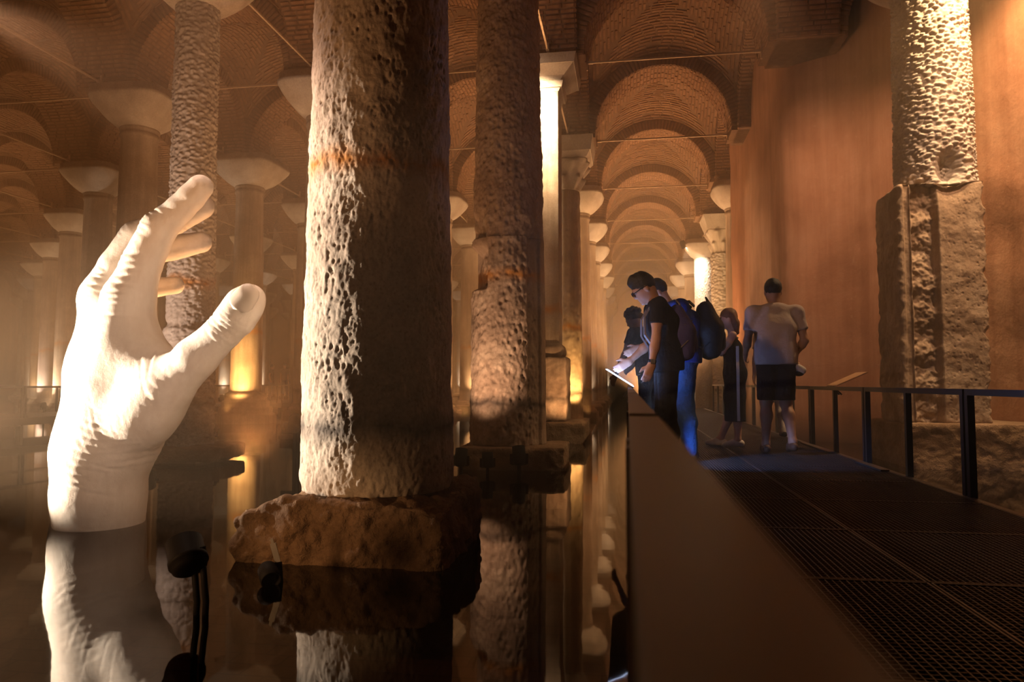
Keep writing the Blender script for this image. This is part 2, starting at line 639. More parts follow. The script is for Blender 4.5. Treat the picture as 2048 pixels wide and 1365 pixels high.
def web_z(x, y):
    a, b = np.minimum(np.abs(x), np.abs(y)), np.maximum(np.abs(x), np.abs(y))
    return ZS + np.sqrt(np.maximum(RW * RW - a * a, 0.02)) + 0.5 * (1 - (b / HC) ** 2)


g = np.linspace(-HC - 0.02, HC + 0.02, 45)
gx, gy = np.meshgrid(g, g)
wv = np.stack([gx.ravel(), gy.ravel(), web_z(gx.ravel(), gy.ravel())], 1)
web_me = np_mesh('vault_web', wv, grid_faces(45, 45)[:, ::-1], M['mortar'])

rb = random.Random(5)


def brick(mb, c, ax, ay, az, sx, sy, sz):
    """brick with its hidden back face left off; az points out of the masonry"""
    c = Vector(c)
    vs_ = []
    for k in (-1, 1):
        for i, j in ((-1, -1), (1, -1), (1, 1), (-1, 1)):
            q = 0.86 if k > 0 else 1.0
            vs_.append(c + ax * (i * sx / 2 * q) + ay * (j * sy / 2 * q) + az * (sz if k > 0 else -0.01))
    mb.add(vs_, [(4, 5, 6, 7), (0, 1, 5, 4), (1, 2, 6, 5), (2, 3, 7, 6), (3, 0, 4, 7)])


mb = MB()
pitch = 0.098
Mr = HC - 0.05
while Mr > 0.12:
    for side in range(4):
        ca, sa = (1, 0, -1, 0)[side], (0, 1, 0, -1)[side]
        s = -Mr + rb.uniform(0, 0.2)
        while s < Mr - 0.06:
            L = min(rb.uniform(0.27, 0.36), Mr - s)
            mid = s + L / 2
            x, y = ca * Mr - sa * mid, sa * Mr + ca * mid
            e = 0.01
            zc = float(web_z(np.array(x), np.array(y)))
            a_, b_ = (x, y)
            dzx = (float(web_z(np.array(x + e), np.array(y))) - zc) / e
            dzy = (float(web_z(np.array(x), np.array(y + e))) - zc) / e
            nrm = Vector((dzx, dzy, -1)).normalized()
            along = Vector((-sa, ca, -sa * dzx + ca * dzy)).normalized()
            acr = nrm.cross(along)
            if rb.random() > 0.02:
                brick(mb, (x, y, zc), acr, along, nrm, 0.062 + rb.uniform(-0.008, 0.008), L * along.dot(along) * (Vector((dzx * -sa + dzy * ca, 1)).length) - 0.02, rb.uniform(0.012, 0.03))
            s += L
    Mr -= pitch * rb.uniform(0.96, 1.04)
webbrick_me = mb.mesh('brick_courses', M['brick'])

# arch along x (opening in y direction): spans -HALF..HALF, 1.1 thick
mb = MB()
nA = 40
outl = []
for i in range(nA + 1):
    a = PI * i / nA
    outl.append((-RS * math.cos(a), ZS + RS * math.sin(a)))
TOP = 10.75
for s in (-0.55, 0.55):
    vs_ = [Vector((-HALF, s, ZS - 0.1)), *[Vector((x, s, z)) for x, z in [(-RS, ZS - 0.1)] + outl + [(RS, ZS - 0.1)]], Vector((HALF, s, ZS - 0.1)), Vector((HALF, s, TOP)), Vector((-HALF, s, TOP))]
    n = len(vs_)
    fs = []
    # quads from the opening's edge up to the top
    o = len(mb.v)
    top = []
    for i in range(1, n - 3):
        top.append(Vector((vs_[i].x if abs(vs_[i].x) < RS - 1e-4 else vs_[i].x, s, TOP)))
    mb.v.extend(vs_ + top)
    for i in range(1, n - 4):
        q = (o + i, o + i + 1, o + n + i, o + n + i - 1)
        mb.f.append(q if s < 0 else q[::-1])
    q = (o, o + 1, o + n, o + n - 1)
    mb.f.append(q if s < 0 else q[::-1])
    q = (o + n - 4, o + n - 3, o + n - 2, o + n + n - 5)
    mb.f.append(q if s < 0 else q[::-1])
sof = [(-RS, ZS - 0.1)] + outl + [(RS, ZS - 0.1)]
o = len(mb.v)
for x, z in [(-HALF, ZS - 0.1)] + sof + [(HALF, ZS - 0.1)]:
    mb.v += [Vector((x, -0.55, z)), Vector((x, 0.55, z))]
for i in range(len(sof) + 1):
    mb.f.append((o + 2 * i, o + 2 * i + 1, o + 2 * i + 3, o + 2 * i + 2))
arch_me = mb.mesh('brick_arch', M['mortar'])

mb = MB()
mb_near, single = MB(), []        # the same arch with its soffit and front bricks kept apart, for the arch seen best
nV = 58
for i in range(nV):
    a = PI * (i + 0.5) / nV
    rad = Vector((-math.cos(a), 0, math.sin(a)))
    tng = Vector((math.sin(a), 0, math.cos(a)))
    inn = -rad
    w = -0.55
    off = rb.uniform(0.1, 0.34)
    while w < 0.54:
        L = min(off if w < -0.54 else rb.uniform(0.28, 0.36), 0.55 - w)
        if L > 0.05:
            p = rad * RS + Vector((0, w + L / 2, ZS))
            a_ = (p, tng, Vector((0, 1, 0)), inn, 0.064 + rb.uniform(-0.008, 0.006), L - 0.015, rb.uniform(0.012, 0.032))
            brick(mb, *a_)
            single.append(a_)
        w += L
    for s in (-1, 1):
        r1 = RS - 0.02
        r2 = RS + 0.33 + rb.uniform(-0.02, 0.02)
        p = rad * ((r1 + r2) / 2) + Vector((0, s * 0.55, ZS))
        a_ = (p, rad, tng, Vector((0, s, 0)), r2 - r1, 0.066 + rb.uniform(-0.008, 0.006), rb.uniform(0.012, 0.03))
        brick(mb, *a_)
        if s < 0:
            single.append(a_)
        else:
            brick(mb_near, *a_)
for sx in (-1, 1):                                     # level courses of the springing blocks
    for zc in (ZS - 0.05,):
        for s in (-1, 1):
            for q in range(2):
                brick(mb, (sx * (RS + 0.17 + 0.34 * q), s * 0.55, zc), Vector((1, 0, 0)), Vector((0, 0, 1)), Vector((0, s, 0)), 0.31, 0.075, 0.02)
        for q in range(3):
            brick(mb, (sx * RS, -0.37 + 0.37 * q, zc), Vector((0, 1, 0)), Vector((0, 0, 1)), Vector((-sx, 0, 0)), 0.34, 0.075, 0.02)
archbrick_me = mb.mesh('brick_courses', M['brick'])
nearbrick_me = mb_near.mesh('brick_courses', M['brick'])
mb = MB()
brick(mb, (0, 0, 0), Vector((1, 0, 0)), Vector((0, 1, 0)), Vector((0, 0, 1)), 1, 1, 1)
for i_, p_ in enumerate(mb.v):
    if p_.z < 0:
        p_.z = -0.4
brick_me = mb.mesh('brick', M['brick'])


def loose_bricks(parent):
    for c_, ax_, ay_, az_, sx_, sy_, sz_ in single[:300]:
        o_ = link('brick', brick_me, parent)
        o_.matrix_local = Matrix((ax_ * sx_, ay_ * sy_, az_ * sz_)).transposed().to_4x4()
        o_.location = c_
    if len(single) > 300:
        rest = MB()
        for a_ in single[300:]:
            brick(rest, *a_)
        tag(rest.build('brick_courses', M['brick'], parent), kind='stuff')

ceil = thing('ceiling', None, None, kind='structure')
JR, KR = range(-1, 10), range(-1, 13)
for j in JR:
    for k in KR:
        cx, cyy = col_xy(j, k)
        w = link('vault_web', web_me, ceil, (cx - HALF, cyy + HALF, 0))
        tag(link('brick_courses', webbrick_me, w), kind='stuff')
        a = link('brick_arch', arch_me, ceil, (cx - HALF, cyy, 0))
        if (j, k) == (-1, 3):
            loose_bricks(a)
        tag(link('brick_courses', nearbrick_me if (j, k) == (-1, 3) else archbrick_me, a), kind='stuff')
        a = link('brick_arch', arch_me, ceil, (cx, cyy + HALF, 0), PI / 2)
        tag(link('brick_courses', archbrick_me, a), kind='stuff')
for k in KR:                                           # the row of bays right of the walkway's aisle
    cx, cyy = col_xy(-2, k)
    w = link('vault_web', web_me, ceil, (cx - HALF, cyy + HALF, 0))
    tag(link('brick_courses', webbrick_me, w), kind='stuff')
    a = link('brick_arch', arch_me, ceil, (cx - HALF, cyy, 0))
    tag(link('brick_courses', archbrick_me, a), kind='stuff')
roof = MB()
roof.add([Vector((XL, YB, 11.2)), Vector((XR, YB, 11.2)), Vector((XR, YF, 11.2)), Vector((XL, YF, 11.2))], [(0, 3, 2, 1)])
roof.build('vault_backing', M['mortar'], ceil)
# ------------------------------------------------------------------ columns
def rough_shaft(name, mat, rfun, z0, z1, nu, nv, disp, parent, top_cap=True):
    th = np.linspace(0, 2 * PI, nu, endpoint=False)
    z = np.linspace(z0, z1, nv)
    T, Z = np.meshgrid(th, z)
    r = rfun(Z)
    P = np.stack([r * np.cos(T), r * np.sin(T), Z], -1).reshape(-1, 3)
    d = disp(P, T.ravel(), Z.ravel())
    n = np.stack([np.cos(T.ravel()), np.sin(T.ravel()), np.zeros(P.shape[0])], 1)
    P = P + n * d[:, None]
    # closing fans drawn in to the axis
    P = np.concatenate([P, [[0, 0, z0], [0, 0, z1]]])
    q = grid_faces(nu, nv, True)
    b = np.arange(nu)
    b2 = (b + 1) % nu
    c0, c1 = len(P) - 2, len(P) - 1
    f0 = np.stack([np.full(nu, c0), b2, b, b], 1)[:, :3]
    f1 = np.stack([np.full(nu, c1), b + (nv - 1) * nu, b2 + (nv - 1) * nu], 1)
    me = bpy.data.meshes.new(name)
    me.from_pydata(P.tolist(), [], q.tolist() + f0.tolist() + f1.tolist())
    me.shade_smooth()
    me.materials.append(mat)
    return link(name, me, parent)


def rough_block(name, mat, size, r, n, amp, sc, parent=None, loc=(0, 0, 0), rotz=0.0, carve=None, seed=0.0, squash=1.0):
    """a hewn block: box with worn, rounded arrises and a broken face"""
    hx, hy, hz = size[0] / 2, size[1] / 2, size[2] / 2
    verts, faces, o = [], [], 0
    for ax in range(3):
        for s in (-1, 1):
            u = np.linspace(-1, 1, n[(ax + 1) % 3])
            v = np.linspace(-1, 1, n[(ax + 2) % 3])
            U, V = np.meshgrid(u, v)
            P = np.zeros(U.shape + (3,))
            P[..., ax] = s
            P[..., (ax + 1) % 3] = U
            P[..., (ax + 2) % 3] = V
            P = P.reshape(-1, 3) * np.array((hx, hy, hz))
            f = grid_faces(len(u), len(v)) + o
            faces.append(f if s > 0 else f[:, ::-1])
            verts.append(P)
            o += len(P)
    P = np.concatenate(verts)
    F = np.concatenate(faces)
    inner = np.clip(P, -np.array((hx - r, hy - r, hz - r)), np.array((hx - r, hy - r, hz - r)))
    d = P - inner
    ln = np.linalg.norm(d, axis=1)
    nr = d / np.maximum(ln, 1e-6)[:, None]
    P = inner + nr * r
    Q = P + seed
    dd = amp * (fbm(Q * sc, 5, 0.55) + 0.5 * np.abs(pnoise(Q * sc * 0.6))) * np.where(nr[:, 2] > 0.8, squash, 1.0)
    P = P + nr * dd[:, None]
    if carve is not None:
        P = carve(P, nr)
    me = np_mesh(name, P, F, mat)
    return link(name, me, parent, loc, rotz)


def ordinal(n):
    return ('first', 'second', 'third', 'fourth', 'fifth', 'sixth', 'seventh', 'eighth', 'ninth', 'tenth', 'eleventh', 'twelfth', 'thirteenth', 'fourteenth')[n]


# shared meshes of the ordinary columns
def capital_mesh(w0=0.42, w1=0.84, z0=6.85, z1=7.645, n=48, lumps=0.02, seed=0.0):
    rows = [(0.0, 0.0), (0.02, 0.02), (0.08, 0.17), (0.18, 0.36), (0.32, 0.56), (0.46, 0.73), (0.60, 0.87), (0.72, 0.96), (0.80, 1.0), (0.81, 0.92), (1.0, 0.90)]
    V = []
    for zt, t in rows:
        for k in range(n):
            a = 2 * PI * k / n
            c, s = math.cos(a), math.sin(a)
            e = 2 + 3.2 * zt
            q = (abs(c) ** e + abs(s) ** e) ** (-1 / e)
            r = w0 + (w1 - w0) * t
            V.append((c * q * r, s * q * r, z0 + (z1 - z0) * zt))
    V = np.array(V)
    rad = V * np.array((1, 1, 0))
    rad /= np.linalg.norm(rad, axis=1)[:, None]
    V += rad * (lumps * fbm(V * 5 + seed, 3))[:, None]
    F = grid_faces(n, len(rows), True).tolist()
    F.append(tuple(reversed(range(n))))
    F.append(tuple(range((len(rows) - 1) * n, len(rows) * n)))
    me = bpy.data.meshes.new('capital')
    me.from_pydata(V.tolist(), [], F)
    me.shade_smooth()
    me.materials.append(M['capital_stone'])
    return me


shaft_mb = MB()
shaft_mb.lathe([(0.47, -0.5), (0.47, 0.22), (0.475, 0.27), (0.455, 0.34), (0.44, 0.5), (0.435, 2.0), (0.42, 3.8), (0.395, 5.6), (0.38, 6.62), (0.40, 6.64), (0.415, 6.69), (0.40, 6.74), (0.385, 6.76), (0.41, 6.79), (0.42, 6.83), (0.41, 6.87)], 40)
shaft_me = shaft_mb.mesh('shaft', M['smooth_stone'], True)
cap_mes = [capital_mesh(seed=s * 7.0, w1=w) for s, w in ((0, 0.84), (1, 0.78), (2, 0.88))]
bm_ = MB()
bm_.box((0, 0, -0.12), (1.25, 1.25, 0.62))
plinth_me = bm_.mesh('plinth', M['base_stone'])
bm_ = MB()
bm_.lathe([(0.60, 0.15), (0.60, 0.24), (0.56, 0.29), (0.52, 0.31), (0.53, 0.36), (0.50, 0.40), (0.45, 0.42)], 40)
ring_me = bm_.mesh('base_ring', M['smooth_stone'], True)

lamp_head = MB()
lamp_head.lathe([(0.0, -0.11), (0.045, -0.11), (0.06, -0.09), (0.065, 0.0), (0.065, 0.07), (0.058, 0.07), (0.055, 0.045), (0.0, 0.045)], 14, cap=False)
lamp_me = lamp_head.mesh('lamp_head', M['lamp'], True)
lens_mb = MB()
lens_mb.lathe([(0.0, 0.05), (0.054, 0.05)], 14, cap=False)
lens_me = lens_mb.mesh('lens', M['lens'])
stem_mb = MB()
stem_mb.bar((0, 0, -0.85), (0, 0, -0.1), 0.03, 0.03)
stem_mb.bar((-0.075, 0, -0.1), (0.075, 0, -0.1), 0.03, 0.012)
stem_mb.bar((-0.075, 0, -0.1), (-0.075, 0, 0.0), 0.012, 0.03)
stem_mb.bar((0.075, 0, -0.1), (0.075, 0, 0.0), 0.012, 0.03)
stem_me = stem_mb.mesh('stem', M['lamp'])


def spotlight(loc, target, label, group=None, lit=True, scale=1.0, stem=True):
    """small lamp on a stem; the head and its lens turn towards the target"""
    t = thing('spotlight', label, 'lamp', loc, 0, group)
    h = link('lamp_head', lamp_me, t)
    d = Vector(target) - Vector(loc)
    h.rotation_mode = 'QUATERNION'
    h.rotation_quaternion = d.to_track_quat('Z', 'Y')
    if lit:
        link('lens', lens_me, h)
    if stem:
        s = link('stem', stem_me, t)
        s.rotation_euler.z = math.atan2(d.y, d.x) + PI / 2
    t.scale = (scale,) * 3
    return t


SKIP = {(0, 0), (0, 1), (0, 2), (0, 3), (1, 1), (2, 3), (-1, 1), (-1, 2), (-1, 3), (-1, 5), (-1, 6)}
SHIFT = {(2, 2): (-10.86, 14.6), (3, 3): (-15.82, 19.5), (-1, 4): (3.62, 24.4), (4, 4): (-20.9, 24.4), (5, 5): (-26.0, 29.3)}


def row_words(j):
    return 'the row right of the walkway' if j < 0 else 'the row along the walkway' if j == 0 else f'the {ordinal(j)} row from the walkway'


in_view = []
for j in range(-1, 10):
    for k in range(0, 13):
        if (j, k) in SKIP or (j < 0 and k < 4):
            continue
        x, y = SHIFT.get((j, k), col_xy(j, k))
        if j == 0:
            x = -1.62
        px = 1024 + F_PX * math.tan(math.atan2(x, y) + YAW)
        if not -60 < px < 2100:
            continue
        in_view.append((j, k, x, y))
        lab = f'round stone column with bowl capital, {ordinal(k)} deep in {row_words(j)}'
        c = thing('stone_column', lab, 'column', (x, y, 0), R_.uniform(-0.06, 0.06), 'columns standing in the flooded hall', 'thing')
        link('shaft', shaft_me, c)
        link('capital', R_.choice(cap_mes), c)
        link('plinth', plinth_me, c)
        link('base_ring', ring_me, c)

# lamps at the feet of those columns: most stand on the walkway's side and shine up the shaft
UP_POWER = {}
for j, k, x, y in in_view:
    dist = math.hypot(x, y)
    if dist > 55:
        continue
    a = math.atan2(-y, -x) + R_.uniform(-0.7, 0.7)
    lx, ly = x + 0.95 * math.cos(a), y + 0.95 * math.sin(a)
    pw = R_.choice((110, 160, 230, 330))
    if (j, k) in ((2, 2), (3, 3), (4, 4), (5, 5), (-1, 4), (4, 6)):
        continue
    if (j, k) in ((3, 3), (4, 4), (5, 5)):
        pw = 520
    if j < 0:
        pw = 500
    spot((lx, ly, 0.34), (x, y, 2.6), pw, 62, 0.8, WARM if R_.random() < 0.6 else SOFT, 0.04)
    spotlight((lx, ly, 0.28), (x, y, 2.6), f'small uplight at the foot of the {ordinal(k)} column in {row_words(j)}', 'uplights standing in the water at the columns')


def nrm_noise(P, s, seed=0.0):
    return P * np.array(s) + seed


# ---- column A: the big pitted one nearest the camera
cA = thing('stone_column', 'huge pitted pale column nearest the camera, on a brown rough block', 'column', (-1.75, 4.95, 0), 0, None, 'thing')


def dispA(P, T, Z):
    lump = 0.016 * fbm(P * 2.2, 3)
    rough = 0.013 * fbm(nrm_noise(P, (13, 13, 8)), 5, 0.62)
    w = worley(nrm_noise(P, (24, 24, 15)))
    w2 = worley(nrm_noise(P, (48, 48, 34), 3.3))
    pit = -0.015 * (1 - sstep(0.10, 0.42, w)) * sstep(-0.1, 0.3, pnoise(P * 4.1 + 5))
    pit2 = -0.008 * (1 - sstep(0.1, 0.45, w2)) * sstep(-0.3, 0.2, pnoise(P * 3.1 + 9))
    foot = -0.03 * (1 - sstep(0.42, 0.50, Z)) * (0.6 + 0.8 * pnoise(P * 7))
    return lump + rough + pit + pit2 + foot


rough_shaft('shaft', M['grey_stone'], lambda z: 0.532 - 0.0155 * (z - 0.42), 0.42, 6.85, 420, 620, dispA, cA)


def carveA(P, nr):
    # the left end is broken away to a slope, the front right corner stays sharp
    k = sstep(-0.35, -0.72, P[:, 0]) * sstep(-0.1, 0.25, P[:, 2])
    P[:, 2] -= 0.13 * k * (1 + 0.6 * pnoise(P * 4))
    k = sstep(0.25, 0.72, P[:, 0]) * sstep(0.1, 0.3, P[:, 2]) * sstep(-0.1, -0.5, P[:, 1])
    P[:, 2] -= 0.07 * k * (1 + pnoise(P * 5))
    k = sstep(0.35, 0.65, P[:, 0]) * sstep(0.0, 0.4, P[:, 1]) * sstep(0.15, 0.3, P[:, 2])
    P[:, 2] += 0.05 * k
    w = worley(P * 7.5 + 0.3 * np.stack([pnoise(P * 9), pnoise(P * 9 + 7), pnoise(P * 9 + 14)], 1))
    P += nr * (-0.026 * sstep(0.1, 0.6, w) + 0.012 * fbm(P * 14, 3) * np.where(nr[:, 2] > 0.7, 0.25, 1.0))[:, None]
    return P


rough_block('base_block', M['base_stone'], (1.42, 1.10, 0.94), 0.05, (150, 120, 90), 0.06, 2.6, cA, (-0.07, -0.03, -0.05), 0.0, carveA)
link('capital', capital_mesh(0.46, 0.9, 6.85, 7.645), cA)

# ---- column B: broken in the middle, second along the walkway
cB = thing('stone_column', 'tall brown column broken across the middle with a lower drum, second along the walkway', 'column', (-1.66, 10.1, 0), 0, None, 'thing')


def dispB(P, T, Z):
    d = 0.02 * fbm(P * 2.5 + 3, 3) + 0.022 * fbm(nrm_noise(P, (10, 10, 8), 7), 4, 0.6)
    w = worley(nrm_noise(P, (13, 13, 10), 2))
    d += -0.018 * (1 - sstep(0.1, 0.5, w))
    a = np.cos(T + 2.62)                                   # towards the left-front: chips near the break
    d += -0.11 * sstep(0.80, 0.95, a) * sstep(3.62, 3.35, Z) * (0.5 + pnoise(P * 4 + 1))
    return d


rough_shaft('shaft', M['brown_stone'], lambda z: 0.50 - 0.018 * (z - 3.15), 3.14, 6.85, 300, 330, dispB, cB)


def dispBl(P, T, Z):
    face = sstep(-0.2, 0.6, np.cos(T + PI / 2 + 0.25))       # rough band facing the camera
    d = 0.012 * fbm(P * 2.5 + 13, 3) + (0.006 + 0.02 * face) * fbm(nrm_noise(P, (9, 9, 7), 17), 4, 0.6)
    w = worley(nrm_noise(P, (12, 12, 9), 12))
    d += -0.02 * face * (1 - sstep(0.1, 0.5, w))
    c = np.cos(T + 2.75)
    d += -0.15 * sstep(0.72, 0.80, c) * sstep(2.42, 2.50, Z) * sstep(3.1, 2.9, Z)     # square notch on the left
    d += -0.04 * sstep(0.965, 0.975, np.cos(T + 0.62))     # groove beside the smooth strip on the right
    return d


lower = rough_shaft('lower_drum', M['brown_stone'], lambda z: 0.535 - 0.009 * (z - 0.3), 0.30, 3.15, 300, 200, dispBl, cB)
rough_block('base_block', M['base_stone'], (1.42, 1.15, 0.8), 0.04, (70, 60, 40), 0.05, 3.0, cB, (0.12, -0.05, -0.10), 0.04, None, 4.0, 0.3)
link('capital', capital_mesh(0.44, 0.86, 6.85, 7.645), cB)

# ---- pier C: square, moulded, brightly lit
cC = thing('square_pier', 'square moulded stone pier in a dazzling light, third along the walkway', 'pier', (-1.72, 14.65, 0), 0, None, 'thing')


def frustum(mb, z0, w0, z1, w1):
    vs_ = []
    for z, w in ((z0, w0), (z1, w1)):
        vs_ += [Vector((-w, -w, z)), Vector((w, -w, z)), Vector((w, w, z)), Vector((-w, w, z))]
    return mb.add(vs_, [(0, 3, 2, 1), (4, 5, 6, 7), (0, 1, 5, 4), (1, 2, 6, 5), (2, 3, 7, 6), (3, 0, 4, 7)])


pier = rough_block('shaft', M['smooth_stone'], (0.78, 0.78, 5.2), 0.015, (30, 30, 140), 0.008, 5.0, cC, (0, 0, 4.45))
mb = MB()
frustum(mb, 7.02, 0.40, 7.08, 0.44)
frustum(mb, 7.08, 0.47, 7.20, 0.50)
frustum(mb, 7.20, 0.42, 7.30, 0.50)
mb.build('necking', M['capital_stone'], cC)
mb = MB()
frustum(mb, 7.30, 0.52, 7.46, 0.72)
frustum(mb, 7.46, 0.74, 7.645, 0.78)
mb.build('capital', M['capital_stone'], cC)
rough_block('base_moulding', M['brown_stone'], (0.96, 0.96, 0.32), 0.14, (24, 24, 16), 0.02, 5.0, cC, (0, 0, 1.78), 0, None, 3.0)
rough_block('pedestal', M['brown_stone'], (1.08, 1.08, 1.25), 0.03, (40, 40, 50), 0.035, 5.0, cC, (0, 0, 1.02), 0, None, 8.0)
rough_block('base_block', M['base_stone'], (1.75, 1.7, 0.85), 0.05, (50, 50, 30), 0.04, 3.0, cC, (0.05, 0, -0.04), 0, None, 1.0)

# ---- column D: leafy capital
cD = thing('stone_column', 'rough column with a leafy two-tier capital, fourth along the walkway, glowing yellow at its foot', 'column', (-1.64, 19.46, 0), 0, None, 'thing')


def dispD(P, T, Z):
    return 0.02 * fbm(nrm_noise(P, (7, 7, 5), 30), 4, 0.6) - 0.012 * (1 - sstep(0.1, 0.5, worley(nrm_noise(P, (9, 9, 8), 4))))


rough_shaft('shaft', M['smooth_stone'], lambda z: 0.46 - 0.01 * (z - 1), -0.5, 6.3, 120, 200, dispD, cD)


def leafy_capital(parent, z0, z1, w0, w1, name='capital'):
    n, rows = 64, 22
    V = []
    for i in range(rows):
        t = i / (rows - 1)
        for k in range(n):
            a = 2 * PI * k / n
            c, s = math.cos(a), math.sin(a)
            e = 2 + 6 * t ** 3
            q = (abs(c) ** e + abs(s) ** e) ** (-1 / e)
            r = (w0 + (w1 - w0) * t ** 1.6) * (q if t > 0.4 else 1 + (q - 1) * t / 0.4)
            tier = (t * 2) % 1.0 if t < 0.98 else 0.0
            leaf = max(0.0, math.cos(a * 8 + (PI if t > 0.5 else 0))) ** 0.6
            r += 0.11 * leaf * math.sin(tier * PI * 0.62) ** 1.4 * (1.0 if tier < 0.88 else 0.2) - 0.03
            r += 0.012 * math.sin(a * 40) * (1 if t < 0.9 else 0)
            V.append((c * r, s * r, z0 + (z1 - z0) * t))
    F = grid_faces(n, rows, True).tolist()
    F.append(tuple(reversed(range(n))))
    F.append(tuple(range((rows - 1) * n, rows * n)))
    me = bpy.data.meshes.new(name)
    me.from_pydata(V, [], F)
    me.shade_smooth()
    me.materials.append(M['capital_stone'])
    return link(name, me, parent)


leafy_capital(cD, 6.3, 7.1, 0.44, 0.66)
mb = MB()
frustum(mb, 7.1, 0.62, 7.25, 0.72)
frustum(mb, 7.25, 0.74, 7.645, 0.80)
mb.build('impost', M['capital_stone'], cD)
link('plinth', plinth_me, cD)

# ---- column E: dressed all over with a point chisel, behind the hand
cE = thing('stone_column', 'slender grey column pecked all over, on a thin slab behind the hand', 'column', (-6.44, 9.9, 0), 0, None, 'thing')


def pecked(P, T, Z, s=1.0, amp=0.024, seed=0.0):
    h = P * np.array((1, 1, 1.0))
    warp = 0.02 * np.stack([pnoise(P * 6 + seed), pnoise(P * 6 + 20 + seed), pnoise(P * 6 + 40 + seed)], 1)
    w = worley((h + warp) * np.array((12, 12, 22)) * s + seed)
    d = -amp * sstep(0.25, 0.75, w)
    d += 0.012 * fbm(P * np.array((20, 20, 30)) * s, 2)
    return d + 0.02 * fbm(P * 1.6 + seed, 2)


def dispE(P, T, Z):
    d = pecked(P, T, Z)
    smooth_patch = sstep(0.1, 0.5, pnoise(P * np.array((2.2, 2.2, 0.8)) + 4)) * 0.7
    d = d * (1 - smooth_patch)
    ledge = 2.0 + 0.04 * pnoise(P * 6)
    d += 0.03 * sstep(ledge + 0.05, ledge - 0.01, Z)
    d -= 0.05 * np.exp(-((Z - ledge) / 0.05) ** 2)
    return d


rough_shaft('shaft', M['tooled_stone'], lambda z: 0.345 - 0.004 * (z - 1), 0.2, 6.85, 260, 460, dispE, cE)
rough_block('base_block', M['base_stone'], (1.35, 1.15, 0.20), 0.04, (60, 50, 18), 0.04, 3.0, cE, (-0.0, -0.05, 0.135), 0.1, None, 2.0)
rough_block('footing', M['base_stone'], (0.8, 0.8, 0.6), 0.04, (14, 14, 10), 0.03, 3.0, cE, (0, 0, -0.22))
link('capital', capital_mesh(0.36, 0.8, 6.85, 7.645), cE)

# ---- column H: bowl capital, stepped round base, bottom aglow
cH = thing('stone_column', 'column with bowl capital and round stepped base, golden at its foot, beside the thumb tip', 'column', (-10.88, 19.5, 0), 0, None, 'thing')
link('shaft', shaft_me, cH)
link('capital', capital_mesh(0.42, 0.95, 6.85, 7.62, seed=5), cH)
mb = MB()
mb.lathe([(0.86, -0.5), (0.86, 0.22), (0.84, 0.26), (0.74, 0.28), (0.75, 0.40), (0.73, 0.46), (0.66, 0.48), (0.68, 0.58), (0.65, 0.64), (0.58, 0.66), (0.60, 0.78), (0.57, 0.84), (0.50, 0.87), (0.46, 0.90)], 48)
mb.build('stepped_base', M['smooth_stone'], cH, True)

# ---- right-hand row: the two crowded columns at the wall's end
cK = thing('stone_column', 'rough dark column with an ornate leafy capital, beside the wall end', 'column', (3.72, 29.2, 0), 0, None, 'thing')
rough_shaft('shaft', M['tooled_stone'], lambda z: 0.45 - 0.0 * z, -0.5, 6.2, 140, 260, lambda P, T, Z: pecked(P, T, Z, 0.55, 0.03, 3.0), cK)
leafy_capital(cK, 6.2, 7.1, 0.43, 0.62)
mb = MB()
frustum(mb, 7.1, 0.60, 7.645, 0.78)
mb.build('impost', M['capital_stone'], cK)
cW = thing('stone_column', 'pale column carved with rows of eye-shaped drops, in a white light', 'column', (3.52, 34.1, 0), 0, None, 'thing')


def dispW(P, T, Z):
    # rows of drop-shaped eyes, staggered, each with raised outlines
    u = T / (2 * PI) * 10
    v = Z / 0.62
    out = np.zeros(len(P))
    for off in (0.0, 0.5):
        a = (u + off) % 1.0 - 0.5
        b = (v + off) % 1.0 - 0.5
        wid = 0.46 * (0.62 - b)
        q = np.sqrt((a / np.maximum(wid, 0.12)) ** 2 + (b / 0.55) ** 2)
        out = np.maximum(out, 0.02 * np.cos(q * 15) * (q < 1.0) + 0.018 * (q < 0.25))
    return out


rough_shaft('shaft', M['capital_stone'], lambda z: 0.44 - 0.008 * z * 0.5, -0.5, 6.85, 200, 420, dispW, cW)
link('capital', capital_mesh(0.42, 0.86, 6.85, 7.645, seed=9), cW)

# ---- column R: pecked shaft on a great broken block, against the right wall
cR = thing('stone_column', 'pecked column standing on a tall broken block against the orange wall', 'column', (4.42, 11.2, 0), 0, None, 'thing')


def dispR(P, T, Z):
    d = pecked(P, T, Z, 0.95, 0.034, 5.0)
    hole = np.exp(-(((T - (1.5 * PI - 0.0)) * 0.5 / 0.17) ** 2 + ((Z - 4.14) / 0.22) ** 2) ** 2)
    d -= 0.22 * hole
    return d


rough_shaft('shaft', M['tooled_stone'], lambda z: 0.535 - 0.01 * (z - 3.9), 3.9, 6.9, 330, 240, dispR, cR)


